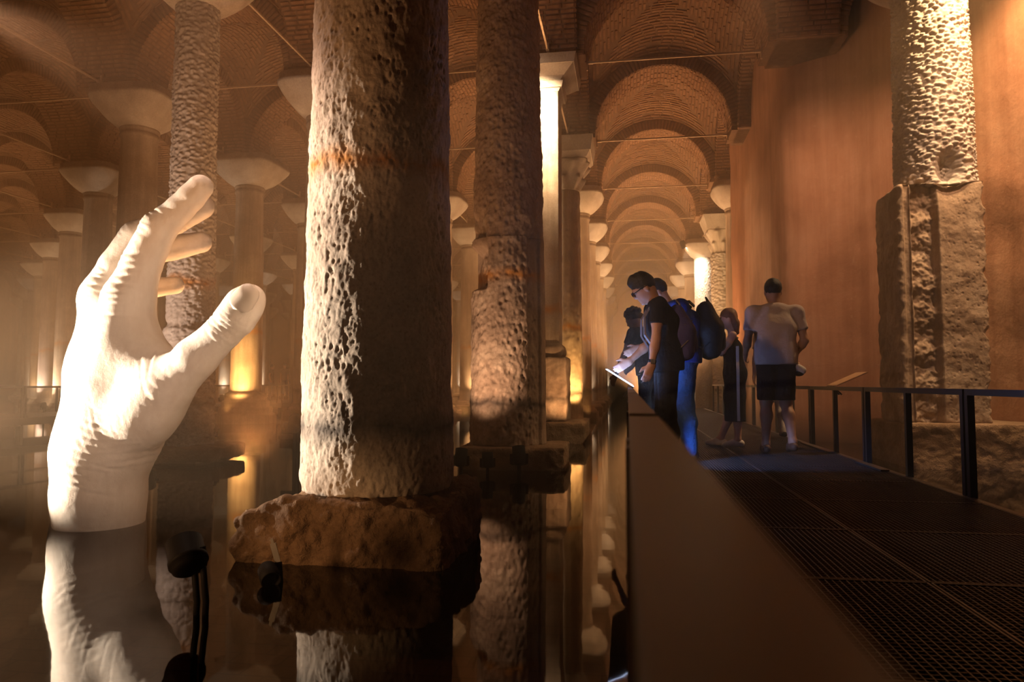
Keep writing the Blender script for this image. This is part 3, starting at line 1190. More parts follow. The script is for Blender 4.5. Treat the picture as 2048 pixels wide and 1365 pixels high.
def carveR(P, nr):
    x, y, z = P[:, 0], P[:, 1], P[:, 2]
    front = np.where(nr[:, 1] < -0.5, 1.0, 0.0)
    zt = z / 1.66
    # broken vertical channel left of the middle, a plain strip at the far left
    ch = sstep(-0.40, -0.34, x) * sstep(-0.02, -0.09, x)
    dep = 0.13 + 0.10 * fbm(np.stack([x * 3, z * 3.2, z * 0 + 2], 1), 4, 0.6)
    P[:, 1] += front * ch * np.maximum(dep, 0.0)
    st = sstep(-0.48, -0.46, x) * sstep(-0.385, -0.40, x)
    P[:, 1] += front * (0.05 * st)
    # point marks over the flat right-hand face
    fl = sstep(-0.02, 0.05, x) * front
    w = worley(np.stack([x * 15, z * 22, x * 0], 1))
    P[:, 1] += fl * (0.012 * (1 - sstep(0.1, 0.3, w)) + 0.012 * fbm(P * 3, 3))
    # hollow at the top and ragged right edge
    top = np.exp(-(((x - 0.15) / 0.28) ** 2 + ((z - 1.66) / 0.22) ** 2))
    P[:, 1] += front * 0.12 * top
    P[:, 2] -= np.where(nr[:, 2] > 0.3, 0.08 * np.exp(-((x - 0.12) / 0.17) ** 2) * sstep(0.1, -0.4, y), 0.0)
    rg = sstep(0.4, 0.55, x)
    P[:, 0] -= rg * 0.10 * np.abs(fbm(np.stack([z * 4, y * 3, z * 0], 1), 3))
    lf = sstep(-0.46, -0.56, x)
    P[:, 0] += lf * 0.08 * np.abs(fbm(np.stack([z * 3, y * 3, z * 0 + 9], 1), 3))
    return P


rough_block('broken_block', M['block_stone'], (1.12, 1.05, 3.34), 0.05, (130, 60, 240), 0.02, 3.5, cR, (-0.12, -0.02, 2.25), -0.04, carveR, 6.0)
rough_block('base_block', M['base_stone'], (2.6, 1.7, 1.16), 0.05, (120, 60, 60), 0.05, 3.0, cR, (0.62, 0.12, 0.02), 0.0, None, 9.0, 0.25)
link('capital', capital_mesh(0.5, 0.92, 6.85, 7.645), cR)

# ------------------------------------------------------------------ iron tie rods between the capitals
rod_mb = MB()
rod_mb.bar((-1.72, 0, 0), (1.72, 0, 0), 0.035, 0.035)
rod_me = rod_mb.mesh('tie_rod', M['rod'])
eye_mb = MB()
eye_mb.bar((1.6, 0, 0), (1.85, 0, 0), 0.06, 0.05)
eye_mb.bar((1.72, 0, -0.16), (1.72, 0, 0.16), 0.05, 0.03)
eye_me = eye_mb.mesh('rod_anchor', M['rod'])
ZR = 7.72
for j in range(-1, 8):
    for k in range(0, 12):
        x, y = col_xy(j, k)
        for rot, (mx_, my_) in ((0, (x - HALF, y)), (PI / 2, (x, y + HALF))):
            if j < 0 and rot and k < 5:
                continue
            px = 1024 + F_PX * math.tan(math.atan2(mx_, my_) + YAW)
            if not -150 < px < 1700 or my_ > 52 or math.hypot(mx_, my_) > 52:
                continue
            if rot:
                lab = f'iron rod lengthwise over {row_words(j)}, from its {ordinal(k)} column back'
            else:
                lab = f'iron rod crossing left of {row_words(j)} at its {ordinal(k)} column'
            r = thing('tie_rod', lab, 'tie rod', (mx_, my_, ZR), rot, 'iron tie rods under the arches')
            link('rod', rod_me, r)
            link('rod_anchor', eye_me, r)
            link('rod_anchor', eye_me, r, None, PI)
# ------------------------------------------------------------------ organic shapes: signed distances, polygonised by surface nets
def rcone(p, a, b, r1, r2):
    """distance to a cone with round ends (Quilez)"""
    a, b = np.asarray(a, float), np.asarray(b, float)
    ba = b - a
    l2 = max(ba @ ba, 1e-9)
    rr = r1 - r2
    a2 = l2 - rr * rr
    il2 = 1.0 / l2
    pa = p - a
    y = pa @ ba
    z = y - l2
    x2 = ((pa * l2 - y[..., None] * ba) ** 2).sum(-1)
    y2 = y * y * l2
    z2 = z * z * l2
    k = np.sign(rr) * rr * rr * x2
    d = (np.sqrt(x2 * max(a2, 1e-9) * il2) + y * rr) * il2 - r1
    m1 = np.sign(z) * a2 * z2 > k
    m2 = np.sign(y) * a2 * y2 < k
    d = np.where(m2, np.sqrt(x2 + y2) * il2 - r1, d)
    d = np.where(m1, np.sqrt(x2 + z2) * il2 - r2, d)
    return d


def ellip(p, c, r, rot=None):
    q = p - np.asarray(c, float)
    if rot is not None:
        q = q @ np.asarray(rot)
    r = np.asarray(r, float)
    k0 = np.sqrt(((q / r) ** 2).sum(-1))
    k1 = np.sqrt(((q / (r * r)) ** 2).sum(-1))
    return k0 * (k0 - 1) / np.maximum(k1, 1e-6)


def smin(a, b, k):
    h = np.maximum(k - np.abs(a - b), 0) / k
    return np.minimum(a, b) - h * h * k * 0.25


class Field:
    def __init__(self, lo, hi, step):
        self.lo = np.asarray(lo, float)
        self.n = np.ceil((np.asarray(hi, float) - self.lo) / step).astype(int) + 1
        self.step = step
        self.F = np.full(self.n, 9.0, dtype=np.float32)

    def window(self, lo, hi):
        a = np.clip(np.floor((np.asarray(lo) - self.lo) / self.step).astype(int), 0, self.n)
        b = np.clip(np.ceil((np.asarray(hi) - self.lo) / self.step).astype(int) + 1, 0, self.n)
        if (b <= a).any():
            return None, None
        s = tuple(slice(x, y) for x, y in zip(a, b))
        ax = [self.lo[i] + self.step * np.arange(a[i], b[i]) for i in range(3)]
        return s, np.stack(np.meshgrid(*ax, indexing='ij'), -1)

    def cone(self, a, b, r1, r2=None, k=0.03):
        r2 = r1 if r2 is None else r2
        a, b = np.asarray(a, float), np.asarray(b, float)
        pad = max(r1, r2) + k + 3 * self.step
        s, P = self.window(np.minimum(a, b) - pad, np.maximum(a, b) + pad)
        if s is not None:
            self.F[s] = smin(self.F[s], rcone(P, a, b, r1, r2), k)
        return self

    def chain(self, pts, k=0.03):
        """pts: (point, radius) list"""
        for (a, r1), (b, r2) in zip(pts[:-1], pts[1:]):
            self.cone(a, b, r1, r2, k)
        return self

    def ell(self, c, r, k=0.03, rot=None):
        pad = max(r) + k + 3 * self.step
        s, P = self.window(np.asarray(c) - pad, np.asarray(c) + pad)
        if s is not None:
            self.F[s] = smin(self.F[s], ellip(P, c, r, rot), k)
        return self

    def union(self, other, k=None):
        self.F = np.minimum(self.F, other.F) if k is None else smin(self.F, other.F, k)
        return self

    def cut(self, c, n):
        """keeps the side of a plane that n points away from"""
        ax = [self.lo[i] + self.step * np.arange(self.n[i]) for i in range(3)]
        P = np.stack(np.meshgrid(*ax, indexing='ij'), -1)
        n = np.asarray(n, float) / np.linalg.norm(n)
        self.F = np.maximum(self.F, ((P - np.asarray(c, float)) @ n).astype(np.float32))
        return self

    def polygons(self):
        F = self.F
        ins = F < 0
        nx, ny, nz = F.shape
        cnt = np.zeros((nx - 1, ny - 1, nz - 1), int)
        for dx in (0, 1):
            for dy in (0, 1):
                for dz in (0, 1):
                    cnt += ins[dx:nx - 1 + dx, dy:ny - 1 + dy, dz:nz - 1 + dz]
        act = (cnt > 0) & (cnt < 8)
        idx = np.full(act.shape, -1, int)
        cells = np.argwhere(act)
        idx[act] = np.arange(len(cells))
        sums = np.zeros((len(cells), 3))
        num = np.zeros(len(cells))
        cor = [np.array((i >> 2 & 1, i >> 1 & 1, i & 1)) for i in range(8)]
        vals = [F[tuple((cells + c).T)] for c in cor]
        for i in range(8):
            for j in range(i + 1, 8):
                if abs(cor[i] - cor[j]).sum() != 1:
                    continue
                a, b = vals[i], vals[j]
                m = (a < 0) != (b < 0)
                t = np.where(m, a / np.where(m, a - b, 1), 0)
                pt = cor[i] + t[:, None] * (cor[j] - cor[i])
                sums += np.where(m[:, None], pt, 0)
                num += m
        V = (cells + sums / num[:, None]) * self.step + self.lo
        faces = []
        for ax in range(3):
            o1, o2 = [(1, 2), (2, 0), (0, 1)][ax]
            sl0 = [slice(1, -1)] * 3
            sl1 = [slice(1, -1)] * 3
            sl0[ax] = slice(0, -1)
            sl1[ax] = slice(1, None)
            a, b = ins[tuple(sl0)], ins[tuple(sl1)]
            for flip, mask in ((0, a & ~b), (1, ~a & b)):
                e = np.argwhere(mask)
                if not len(e):
                    continue
                off = np.ones(3, int)
                off[ax] = 0
                e = e + off
                u1, u2 = np.zeros(3, int), np.zeros(3, int)
                u1[o1] = 1
                u2[o2] = 1
                q = [idx[tuple(x.T)] for x in (e - u1 - u2, e - u2, e, e - u1)]
                q = np.stack(q, 1)
                faces.append(q[:, ::-1] if flip else q)
        Fc = np.concatenate(faces)
        return V, Fc[(Fc >= 0).all(1)]

    def smooth_polygons(self, it=1):
        V, Fc = self.polygons()
        for _ in range(it):
            acc = np.zeros_like(V)
            n = np.zeros(len(V))
            for i in range(4):
                for j in ((i + 1) % 4, (i + 3) % 4):
                    np.add.at(acc, Fc[:, i], V[Fc[:, j]])
                    np.add.at(n, Fc[:, i], 1)
            V = 0.5 * V + 0.5 * acc / np.maximum(n, 1)[:, None]
        return V, Fc

    def build(self, name, mat, parent=None, it=1):
        V, Fc = self.smooth_polygons(it)
        return link(name, np_mesh(name, V, Fc, mat), parent)


def vnormals(V, F):
    n = np.cross(V[F[:, 1]] - V[F[:, 0]], V[F[:, 2]] - V[F[:, 0]])
    out = np.zeros_like(V)
    for i in range(F.shape[1]):
        np.add.at(out, F[:, i], n)
    return out / np.maximum(np.linalg.norm(out, axis=1), 1e-9)[:, None]
# ------------------------------------------------------------------ the giant white hand rising from the water
HD = 6.1
ORI = at_level(200, 1050, 0.0)
ORI = at_depth(200, 1050, HD)
HAND = Vector((ORI.x, ORI.y, 0))


def hp(px, py, t):
    p = at_depth(px, py, HD + t) - HAND
    return np.array(p)


def hr(r, t):
    return r * (HD + t) / F_PX


def hchain(f, pts, k):
    f.chain([(hp(x, y, t), hr(r, t)) for x, y, t, r in pts], k)
    return f


lo, hi = (-1.0, -1.3, -0.5), (1.75, 1.5, 3.15)
ST = 0.0138
palm = Field(lo, hi, ST)
for dt in (-0.18, 0.0, 0.18):
    hchain(palm, [(200, 1190, dt, 78), (200, 1055, dt, 74), (199, 985, dt * 1.1, 80), (203, 915, dt * 1.2, 80), (212, 850, dt * 1.3, 70)], 0.10)
hchain(palm, [(214, 890, -0.18, 72), (232, 760, -0.18, 62), (256, 605, -0.2, 47)], 0.2)
hchain(palm, [(206, 880, 0.05, 74), (212, 740, 0.06, 62), (212, 600, 0.1, 46)], 0.2)
hchain(palm, [(206, 880, 0.25, 68), (205, 740, 0.33, 52), (214, 625, 0.42, 42)], 0.12)
hchain(palm, [(212, 890, 0.35, 60), (218, 760, 0.55, 46), (235, 655, 0.68, 38)], 0.12)
hchain(palm, [(258, 850, -0.26, 68), (300, 812, -0.38, 58)], 0.24)             # ball of the thumb
hchain(palm, [(262, 690, -0.2, 50), (330, 748, -0.34, 46)], 0.22)              # web
hand_f = None
fingers = [
    [(258, 600, -0.2, 45), (283, 530, -0.21, 38), (317, 458, -0.22, 34), (338, 438, -0.22, 29), (360, 418, -0.22, 27), (382, 395, -0.22, 26), (401, 374, -0.22, 24.5)],
    [(207, 595, 0.1, 42), (236, 535, 0.11, 36), (275, 474, 0.12, 32), (312, 456, 0.13, 28), (350, 440, 0.15, 27), (402, 413, 0.17, 25.5)],
    [(214, 622, 0.42, 42), (240, 560, 0.42, 35), (268, 515, 0.42, 31), (305, 502, 0.42, 27), (342, 496, 0.42, 25), (402, 485, 0.42, 21)],
    [(236, 650, 0.68, 36), (252, 610, 0.68, 28), (268, 582, 0.68, 24), (320, 574, 0.68, 18.5), (350, 571, 0.68, 17.5)],
]
for f in fingers:
    g_ = hchain(Field(lo, hi, ST), f, 0.02)
    h_ = smin(palm.F, g_.F, 0.09)
    hand_f = h_ if hand_f is None else np.minimum(hand_f, h_)
th = hchain(Field(lo, hi, ST), [(290, 835, -0.38, 56), (338, 772, -0.47, 47), (392, 716, -0.52, 41), (446, 664, -0.56, 34.5), (472, 636, -0.58, 37), (488, 612, -0.58, 36), (500, 598, -0.58, 30)], 0.04)
hand_f = np.minimum(hand_f, smin(palm.F, th.F, 0.13))
palm.F = hand_f
V, Fq = palm.smooth_polygons(2)
N = vnormals(V, Fq)


def fold(px, py, t, ax, n, span, length, amp, wid=0.013, bow=0.0, seed=0):
    """n narrow skin folds stacked along ax (in the picture plane), each a little bent, broken and fading out"""
    global V
    c = hp(px, py, t)
    right = np.array((math.cos(YAW), math.sin(YAW), 0))
    u = (V - c) @ right
    w = (V - c)[:, 2]
    dep = (V - c) @ np.array((-math.sin(YAW), math.cos(YAW), 0))
    a = np.array(ax) / np.hypot(*ax)
    s = u * a[0] + w * a[1] + 0.018 * pnoise(V * 9 + seed)
    q = -u * a[1] + w * a[0] + 0.25 * dep
    rr_ = random.Random(seed + 40)
    d = np.zeros(len(V))
    for i in range(n):
        s0 = span * (-1 + 2 * (i + rr_.uniform(-0.25, 0.25)) / max(1, n - 1))
        q0 = rr_.uniform(-0.35, 0.35) * length
        L = length * rr_.uniform(0.55, 1.1)
        sl = rr_.uniform(-0.15, 0.15)
        k = np.exp(-((s - s0 - sl * q - bow * q * q) / wid) ** 2) * np.exp(-((q - q0) / L) ** 4)
        k2 = np.exp(-((s - s0 - sl * q - bow * q * q - wid * 1.8) / (wid * 1.3)) ** 2) * np.exp(-((q - q0) / L) ** 4)
        d += rr_.uniform(0.6, 1.0) * (k2 * 0.5 - k)
    V = V + N * (0.42 * amp * d * np.exp(-(dep / 0.5) ** 2))[:, None]


fold(297, 443, -0.25, (0.5, 0.8), 6, 0.10, 0.12, 0.013, 0.011, 0.2, 1)
fold(322, 420, -0.25, (0.6, 0.7), 2, 0.03, 0.10, 0.008, 0.010, 0, 2)
fold(250, 570, -0.3, (0.15, 1.0), 9, 0.24, 0.16, 0.013, 0.013, 0.4, 3)
fold(190, 575, 0.0, (0.35, 1.0), 8, 0.18, 0.13, 0.012, 0.012, 0.4, 4)
fold(255, 460, 0.08, (0.5, 0.8), 4, 0.08, 0.10, 0.009, 0.010, 0.2, 5)
fold(436, 648, -0.7, (0.75, 0.65), 7, 0.11, 0.13, 0.013, 0.011, 0.2, 6)
fold(464, 690, -0.7, (0.75, 0.65), 2, 0.04, 0.10, 0.016, 0.016, 0, 7)
fold(215, 905, -0.35, (0.42, 0.9), 11, 0.30, 0.22, 0.010, 0.013, 0.25, 8)
fold(268, 905, -0.35, (-0.1, 1.0), 5, 0.10, 0.22, 0.008, 0.012, 0.3, 9)
fold(232, 850, -0.35, (0.9, 0.3), 5, 0.18, 0.20, 0.008, 0.011, 0, 10)
fold(318, 790, -0.6, (0.6, 0.7), 4, 0.12, 0.10, 0.006, 0.013, 0.3, 11)
fold(300, 745, -0.5, (0.8, 0.35), 2, 0.05, 0.22, 0.012, 0.014, 0, 12)
fold(200, 1028, 0.0, (0.0, 1.0), 1, 0.0, 2.0, 0.006, 0.012, 0.0, 13)
V = V + N * (0.004 * fbm(V * 5, 3) + 0.0018 * fbm(V * np.array((24, 24, 14)), 2))[:, None]

t = NT('white_plaster_cast')
col = t.ramp(t.noise(2.0, 6, 0.6), [(0.3, (0.74, 0.66, 0.58)), (0.7, (0.83, 0.76, 0.68))])
col = t.mix(0.25, col, t.ramp(t.noise(9, 6, 0.7, t.mapped((1, 1, 0.35))), [(0.35, (0.62, 0.5, 0.4)), (0.6, (1, 1, 1))]), 'MULTIPLY')
n1 = t.bump(t.noise(26, 7, 0.7), 0.3, 0.012)
M['plaster_white'] = t.done(col, 0.7, t.bump(t.noise(90, 4), 0.2, 0.004, n1), spec=0.25)
t = NT('white_plaster_nail')
M['nail'] = t.done((0.66, 0.58, 0.5), 0.45, t.bump(t.noise(30, 3), 0.05, 0.01), spec=0.4)

hand = thing('hand_sculpture', 'giant white sculpted hand rising out of the water, thumb and fingers curved towards each other', 'sculpture', HAND)
link('hand', np_mesh('hand', V, Fq, M['plaster_white']), hand)
# thumb nail: a curved plate let into the thumb tip, facing the visitor and upwards
nc = hp(501, 598, -0.58)
ax_l = hp(518, 579, -0.58) - hp(482, 621, -0.58)
ax_l /= np.linalg.norm(ax_l)
view = np.array((math.sin(YAW), -math.cos(YAW), 0.0))
out_ = view + 0.25 * np.array((0, 0, 1.0)) + 0.20 * np.array((math.cos(YAW), math.sin(YAW), 0))
out_ -= ax_l * (out_ @ ax_l)
out_ /= np.linalg.norm(out_)
sd = np.cross(out_, ax_l)
mb = MB()
nu, nv = 17, 15
rr = hr(32.5, -0.58)
vs_ = []
for j in range(nv):
    b = -1 + 2 * j / (nv - 1)
    for i in range(nu):
        a = -1 + 2 * i / (nu - 1)
        wid = (1.0 - 0.18 * b) * (math.sqrt(max(0.0, 1 - max(0.0, (abs(b) - 0.55) / 0.45) ** 2)) * 0.999 + 0.001)
        an = a * wid * 0.72
        p = nc + ax_l * (b * hr(28, -0.58)) + (sd * math.sin(an) + out_ * math.cos(an)) * (rr + 0.017 - 0.05 * max(0, b - 0.1) ** 2 - 0.012 * abs(a) ** 6)
        vs_.append(Vector(p))
mb.add(vs_, grid_faces(nu, nv).tolist())
nail = mb.build('thumb_nail', M['nail'], hand, True)
so = nail.modifiers.new('thickness', 'SOLIDIFY')
so.thickness = 0.02
so.offset = 0.0
# ------------------------------------------------------------------ the steel walkway
DZ = 0.39
wk = thing('walkway', 'long walkway of black steel grating panels between two low railings over the water', 'walkway', (0, 0, 0), 0, None, 'thing')
PW, PL = 1.06, 0.985
mb = MB()
for i in range(41):
    x = -PW / 2 + PW * i / 40
    w = 0.008 if i in (0, 40) else 0.0035
    mb.box((x, 0, -0.016), (w, PL, 0.032 if i not in (0, 40) else 0.036))
for i in range(35):
    y = -PL / 2 + PL * i / 34
    w = 0.008 if i in (0, 34) else 0.0035
    mb.box((0, y, -0.012 if i not in (0, 34) else -0.016), (PW, w, 0.022 if i not in (0, 34) else 0.036))
panel_me = mb.mesh('grating_panel', M['grating'])
YJ = 0.02
for i in range(-2, 22):
    for x in (0.045 + PW / 2 + 0.012, 0.045 + PW * 1.5 + 0.028):
        link('grating_panel', panel_me, wk, (x, i + YJ + 0.5, DZ))
for x, nm in ((0.02, 'edge_beam'), (2.235, 'edge_beam')):
    mb = MB()
    mb.box((x, 9.5, DZ - 0.075), (0.05, 25.0, 0.15))
    mb.build(nm, M['black_steel'], wk)
mb = MB()
mb.box((1.13, 9.5, DZ - 0.12), (0.08, 25.0, 0.14))
mb.build('centre_beam', M['black_steel'], wk)
mb = MB()
mb.box((1.13, 0, DZ - 0.11), (2.2, 0.06, 0.12))
cross_me = mb.mesh('cross_beam', M['black_steel'])
for i in range(-1, 12):
    link('cross_beam', cross_me, wk, (0, i * 2.0 + YJ, 0))
mb = MB()
mb.box((1.13, 9.5, DZ - 0.215), (2.1, 25.0, 0.012))  # dark sheet added under the grating to keep its gaps dark
mb.build('added_dark_sheet', M['black_steel'], wk)
for i in range(-1, 6):
    for x in (0.25, 2.0):
        mb = MB()
        mb.box((x, 1.1 + i * 4.0, -0.11), (0.09, 0.09, 0.78))
        mb.build('leg', M['black_steel'], wk)
# loose kerb angles lying along the right edge
for y0, y1 in ((6.65, 7.35), (8.3, 9.6)):
    mb = MB()
    mb.bar((2.16, y0, DZ + 0.012), (2.16, y1, DZ + 0.012), 0.07, 0.014)
    mb.build('kerb_angle', M['grating'], wk)

# railing frames, each 2.1 m long, posts doubled where two frames meet
RH = 0.76 - 0.042
SEG = 2.105


def railing(name, x, y0, n_seg, w, label, group, mat, gap=0.03):
    bar_mb = MB()
    bar_mb.box((0, SEG / 2, DZ + RH - w / 2), (w, SEG - gap, w))
    bar_me = bar_mb.mesh('top_bar', mat)
    pm = MB()
    pm.box((0, 0, DZ + (RH - w) / 2 - 0.06), (0.045, 0.045, RH - w + 0.12))
    pm.box((0, 0, DZ - 0.06), (0.052, 0.09, 0.10))
    post_me = pm.mesh('post', mat)
    for i in range(n_seg):
        r = thing(name, label(i), 'railing', (x, y0 + SEG * i, 0), 0, group)
        link('top_bar', bar_me, r)
        for yy in (gap / 2 + 0.022, SEG / 2, SEG - gap / 2 - 0.022):
            link('post', post_me, r, (0, yy, 0))


railing('railing', 2.26, -3.09, 11, 0.042, lambda i: f'black steel railing frame on the walkway\'s wall side, {ordinal(i)} from the near end', 'right railing frames', M['black_steel'])
railing('railing', 0.0195, -3.24, 11, 0.0365, lambda i: f'brown steel railing frame on the walkway\'s water side, {ordinal(i)} from the near end', 'left railing frames', M['rail'], 0.075)

# slanted information panels on the railings
def info_panel(label, xa, za, xb, zb, y0, y1, mat_face, mat_frame, edge=None):
    t_ = thing('info_panel', label, 'information panel', ((xa + xb) / 2, (y0 + y1) / 2, (za + zb) / 2))
    d = Vector((xb - xa, 0, zb - za))
    L = d.length
    d.normalize()
    n = Vector((-d.z, 0, d.x))
    if n.z < 0:
        n = -n
    Mx = Matrix((d, Vector((0, 1, 0)), n)).transposed()
    mb = MB()
    mb.box((0, 0, 0), (L, y1 - y0, 0.008), Mx)
    mb.build('board', mat_frame, t_)
    mb = MB()
    mb.box(n * 0.0055, (L - 0.02, y1 - y0 - 0.02, 0.003), Mx)
    mb.build('face', mat_face, t_)
    if edge:
        mb = MB()
        mb.box(Vector((0, -(y1 - y0) / 2 - 0.003, 0)), (L, 0.006, 0.007), Mx)
        mb.build('lit_edge', edge, t_)
    low = Vector((xa - (xa + xb) / 2, 0, za - (za + zb) / 2))
    for yy in (-(y1 - y0) / 2 + 0.15, (y1 - y0) / 2 - 0.15):
        mb = MB()
        mb.bar(low + Vector((0, yy, 0.0)), low + d * 0.1 + Vector((0, yy, -0.14)), 0.03, 0.012)
        mb.build('bracket', M['black_steel'], t_)
    return t_


M['screen'] = emitter('blue_white_lit_screen', (0.30, 0.48, 1.0), 5.0)
M['edge_glow'] = emitter('screen_edge_glow', (0.62, 0.70, 1.0), 2.2)
M['oak'] = plain('brown_panel_board', (0.42, 0.24, 0.13), 0.5, 0.4, 12, 0.05)
info_panel('slanted information panel lit blue-white, reaching over the water beside the leaning visitors', 0.05, 1.118, -0.175, 1.262, 6.0, 7.7, M['screen'], M['black_steel'], M['edge_glow'])
info_panel('slanted brown information panel on the railing in front of the orange wall', 2.27, 1.115, 2.60, 1.265, 8.45, 8.85, M['oak'], M['oak'])
spot((0.1, 6.55, 1.02), (1.05, 7.05, 0.39), 50, 58, 0.6, (0.22, 0.42, 1.0), 0.06)

# ------------------------------------------------------------------ the other walkway, far left, and people on it
fw = thing('walkway', 'second steel walkway far off at the left, seen through the haze behind the hand', 'walkway', (-13.9, 0, 0), 0, None, 'thing')
mb = MB()
mb.box((0, 22, DZ - 0.08), (2.0, 34, 0.16))
mb.build('deck', M['black_steel'], fw)
for i in range(9):
    for x in (-0.8, 0.8):
        mb = MB()
        mb.box((x, 6 + 4 * i, -0.15), (0.1, 0.1, 0.7))
        mb.build('leg', M['black_steel'], fw)
for side, sw in ((0.97, 'near'), (-0.97, 'far')):
    for i in range(16):
        r = thing('railing', f'thin railing frame on the {sw} side of the distant left walkway, {ordinal(i) if i < 14 else ("fifteenth", "sixteenth")[i - 14]} one deep', 'railing', (-13.9 + side, 5.5 + 2.1 * i, 0), 0, 'railings of the distant walkway')
        mb = MB()
        mb.box((0, 1.05, DZ + 0.66), (0.035, 2.06, 0.035))
        mb.build('top_bar', M['black_steel'], r)
        for yy in (0.04, 1.05, 2.06):
            mb = MB()
            mb.box((0, yy, DZ + 0.32), (0.04, 0.04, 0.66))
            mb.build('post', M['black_steel'], r)

# ------------------------------------------------------------------ lamps in and over the water
def floodlight():
    """the black can lamp standing in the water in front"""
    base = at_level(402, 1226, 0.0)
    t_ = thing('floodlight', 'black cylindrical floodlight on a bent double-bar stem in the front water', 'lamp', base)
    hc = at_depth(374, 1113, 3.6) - base
    axis = (at_depth(366, 1082, 3.66) - at_depth(381, 1146, 3.55)).normalized()
    q = axis.to_track_quat('Z', 'Y')
    mb = MB()
    r = 0.088
    mb.lathe([(0.0, -0.085), (0.06, -0.084), (0.082, -0.07), (0.088, -0.045), (0.094, -0.044), (0.094, -0.02), (r, -0.018), (r, 0.085), (r - 0.005, 0.085), (r - 0.006, 0.0), (0.0, -0.005)], 36, cap=False)
    h = mb.build('lamp_head', M['lamp'], t_, True)
    h.location = hc
    h.rotation_mode = 'QUATERNION'
    h.rotation_quaternion = q
    mb = MB()
    mb.lathe([(0.0, 0.0), (0.081, 0.0)], 28, cap=False)
    g = mb.build('glass', M['glass_dark'], h)
    p1, p2, p3 = at_depth(397, 1120, 3.6) - base, at_depth(404, 1205, 3.6) - base, at_depth(398, 1300, 3.6) - base
    s = Vector((math.cos(YAW), math.sin(YAW), 0))
    for off, nm in ((-0.024, 'stem_bar'), (0.02, 'stem_bar')):
        mb = MB()
        mb.tube([p1 + s * off, (p1 + p2) / 2 + s * off, p2 + s * off, p3 + s * off, Vector((p3.x, p3.y, -0.5)) + s * off], [0.016, 0.016, 0.016, 0.016, 0.016], 8)
        mb.build(nm, M['lamp'], t_, True)
    mb = MB()
    mb.box(p1 + Vector((0, 0, 0.03)), (0.05, 0.04, 0.07))
    mb.build('joint', M['lamp'], t_)
    return t_


M['glass_dark'] = plain('dark_lamp_glass', (0.03, 0.025, 0.022), 0.15, 0.0, 10, 0, 0.5)
floodlight()

b0 = at_level(556, 1158, 0.02) + Vector((0, -0.03, 0))
t_ = thing('clamp_lamp', 'small black lamp with a grey blade bracket at the foot of the brown block', 'lamp', b0)
mb = MB()
mb.lathe([(0.0, -0.07), (0.045, -0.068), (0.055, -0.05), (0.058, 0.06), (0.05, 0.062), (0.048, 0.03), (0.0, 0.03)], 20, cap=False)
h = mb.build('lamp_head', M['lamp'], t_, True)
h.location = (-0.03, -0.02, 0.035)
h.rotation_mode = 'QUATERNION'
h.rotation_quaternion = Vector((0.55, -0.65, -0.35)).to_track_quat('Z', 'Y')
mb = MB()
pA, pB = at_depth(556, 1125, 4.2) - b0, at_depth(543, 1078, 4.2) - b0
dd_ = (pB - pA)
vd_ = (-math.sin(YAW), math.cos(YAW), 0)
mb.bar(pA, pA + dd_ * 0.8, 0.034, 0.006, vd_)
mb.bar(pA + dd_ * 0.8, pB, 0.018, 0.006, vd_)
mb.build('blade_bracket', M['bracket'], t_)
mb = MB()
mb.bar(pA, Vector((0.04, 0, -0.2)), 0.04, 0.02)
mb.build('stem', M['lamp'], t_)


def can_lamp(px, py, d, label, point, scale=1.0, lit=False):
    p = at_depth(px, py, d)
    o = spotlight(p, point, label, None, lit, scale)
    return o


can_lamp(1038, 908, 9.15, 'black spotlight tilted up at the broken column, right one of two on stems', (-1.7, 10.1, 3.5), 1.3)
can_lamp(975, 917, 9.1, 'black spotlight standing upright by the broken column\'s slab, faint beam above it', (-1.9, 9.4, 3.5), 1.1)
can_lamp(922, 912, 9.0, 'black spotlight half hidden behind the huge pitted column', (-2.0, 10.1, 3.5), 1.2)
can_lamp(297, 958, 8.6, 'black spotlight just above the water under the thin slab behind the hand', (-6.4, 9.9, 4.0), 1.2)
can_lamp(426, 858, 11.5, 'black spotlight right of the pecked column\'s foot, pointing away', (-10.9, 19.5, 2.0), 1.2)
can_lamp(590, 846, 10.5, 'black box-like lamp left of the huge pitted column, on a cross arm', (-6.4, 15, 4.0), 1.5)
arm = thing('lamp_arm', 'short dark cross arm holding the lamp left of the huge pitted column', 'bracket', at_depth(580, 864, 10.5))
mb = MB()
mb.bar((-0.12, 0, 0), (0.16, 0, 0), 0.05, 0.06)
mb.build('arm', M['lamp'], arm)
mb = MB()
mb.bar((0.13, 0, 0.1), (0.13, 0, -0.9), 0.04, 0.04)
mb.build('stem', M['lamp'], arm)
for px, py, d, tx, ty, lab in ((88, 812, 19.0, 60, 700, 'tiny lit lamp left of the hand sending a short beam up'), (46, 800, 22.0, 70, 690, 'tiny lit lamp at the far left edge with a faint beam'),
                               (444, 796, 20.6, 446, 680, 'tiny lit lamp before the golden column, beam rising straight'), (564, 793, 24.0, 572, 690, 'tiny lit lamp by the far group of visitors')):
    p = at_depth(px, py, d)
    q = at_depth(tx, ty, d + 0.6)
    spotlight(p, q, lab, None, True, 1.0)
    spot(p + (q - p).normalized() * 0.12, q, 60, 26, 0.5, SOFT, 0.03)
p = at_depth(1367, 491, 33.3)
hl = spotlight(p, (3.5, 34.1, 5.0), 'lit spotlight hung under the vault, shining on the carved column', None, True, 2.0, False)
mb = MB()
mb.bar((0, 0, 0), (0, 0, 0.12), 0.02)
mb.build('hanger', M['lamp'], hl)
spot(p + Vector((0.1, 0.2, -0.2)), at_depth(1362, 640, 32), 220, 40, 0.7, SOFT, 0.05)
p = Vector((-2.12, 13.75, 7.66))
hl = spotlight(p, (-1.75, 14.4, 6.0), 'bright lamp fixed at the capital of the square pier', None, True, 1.8, False)
mb = MB()
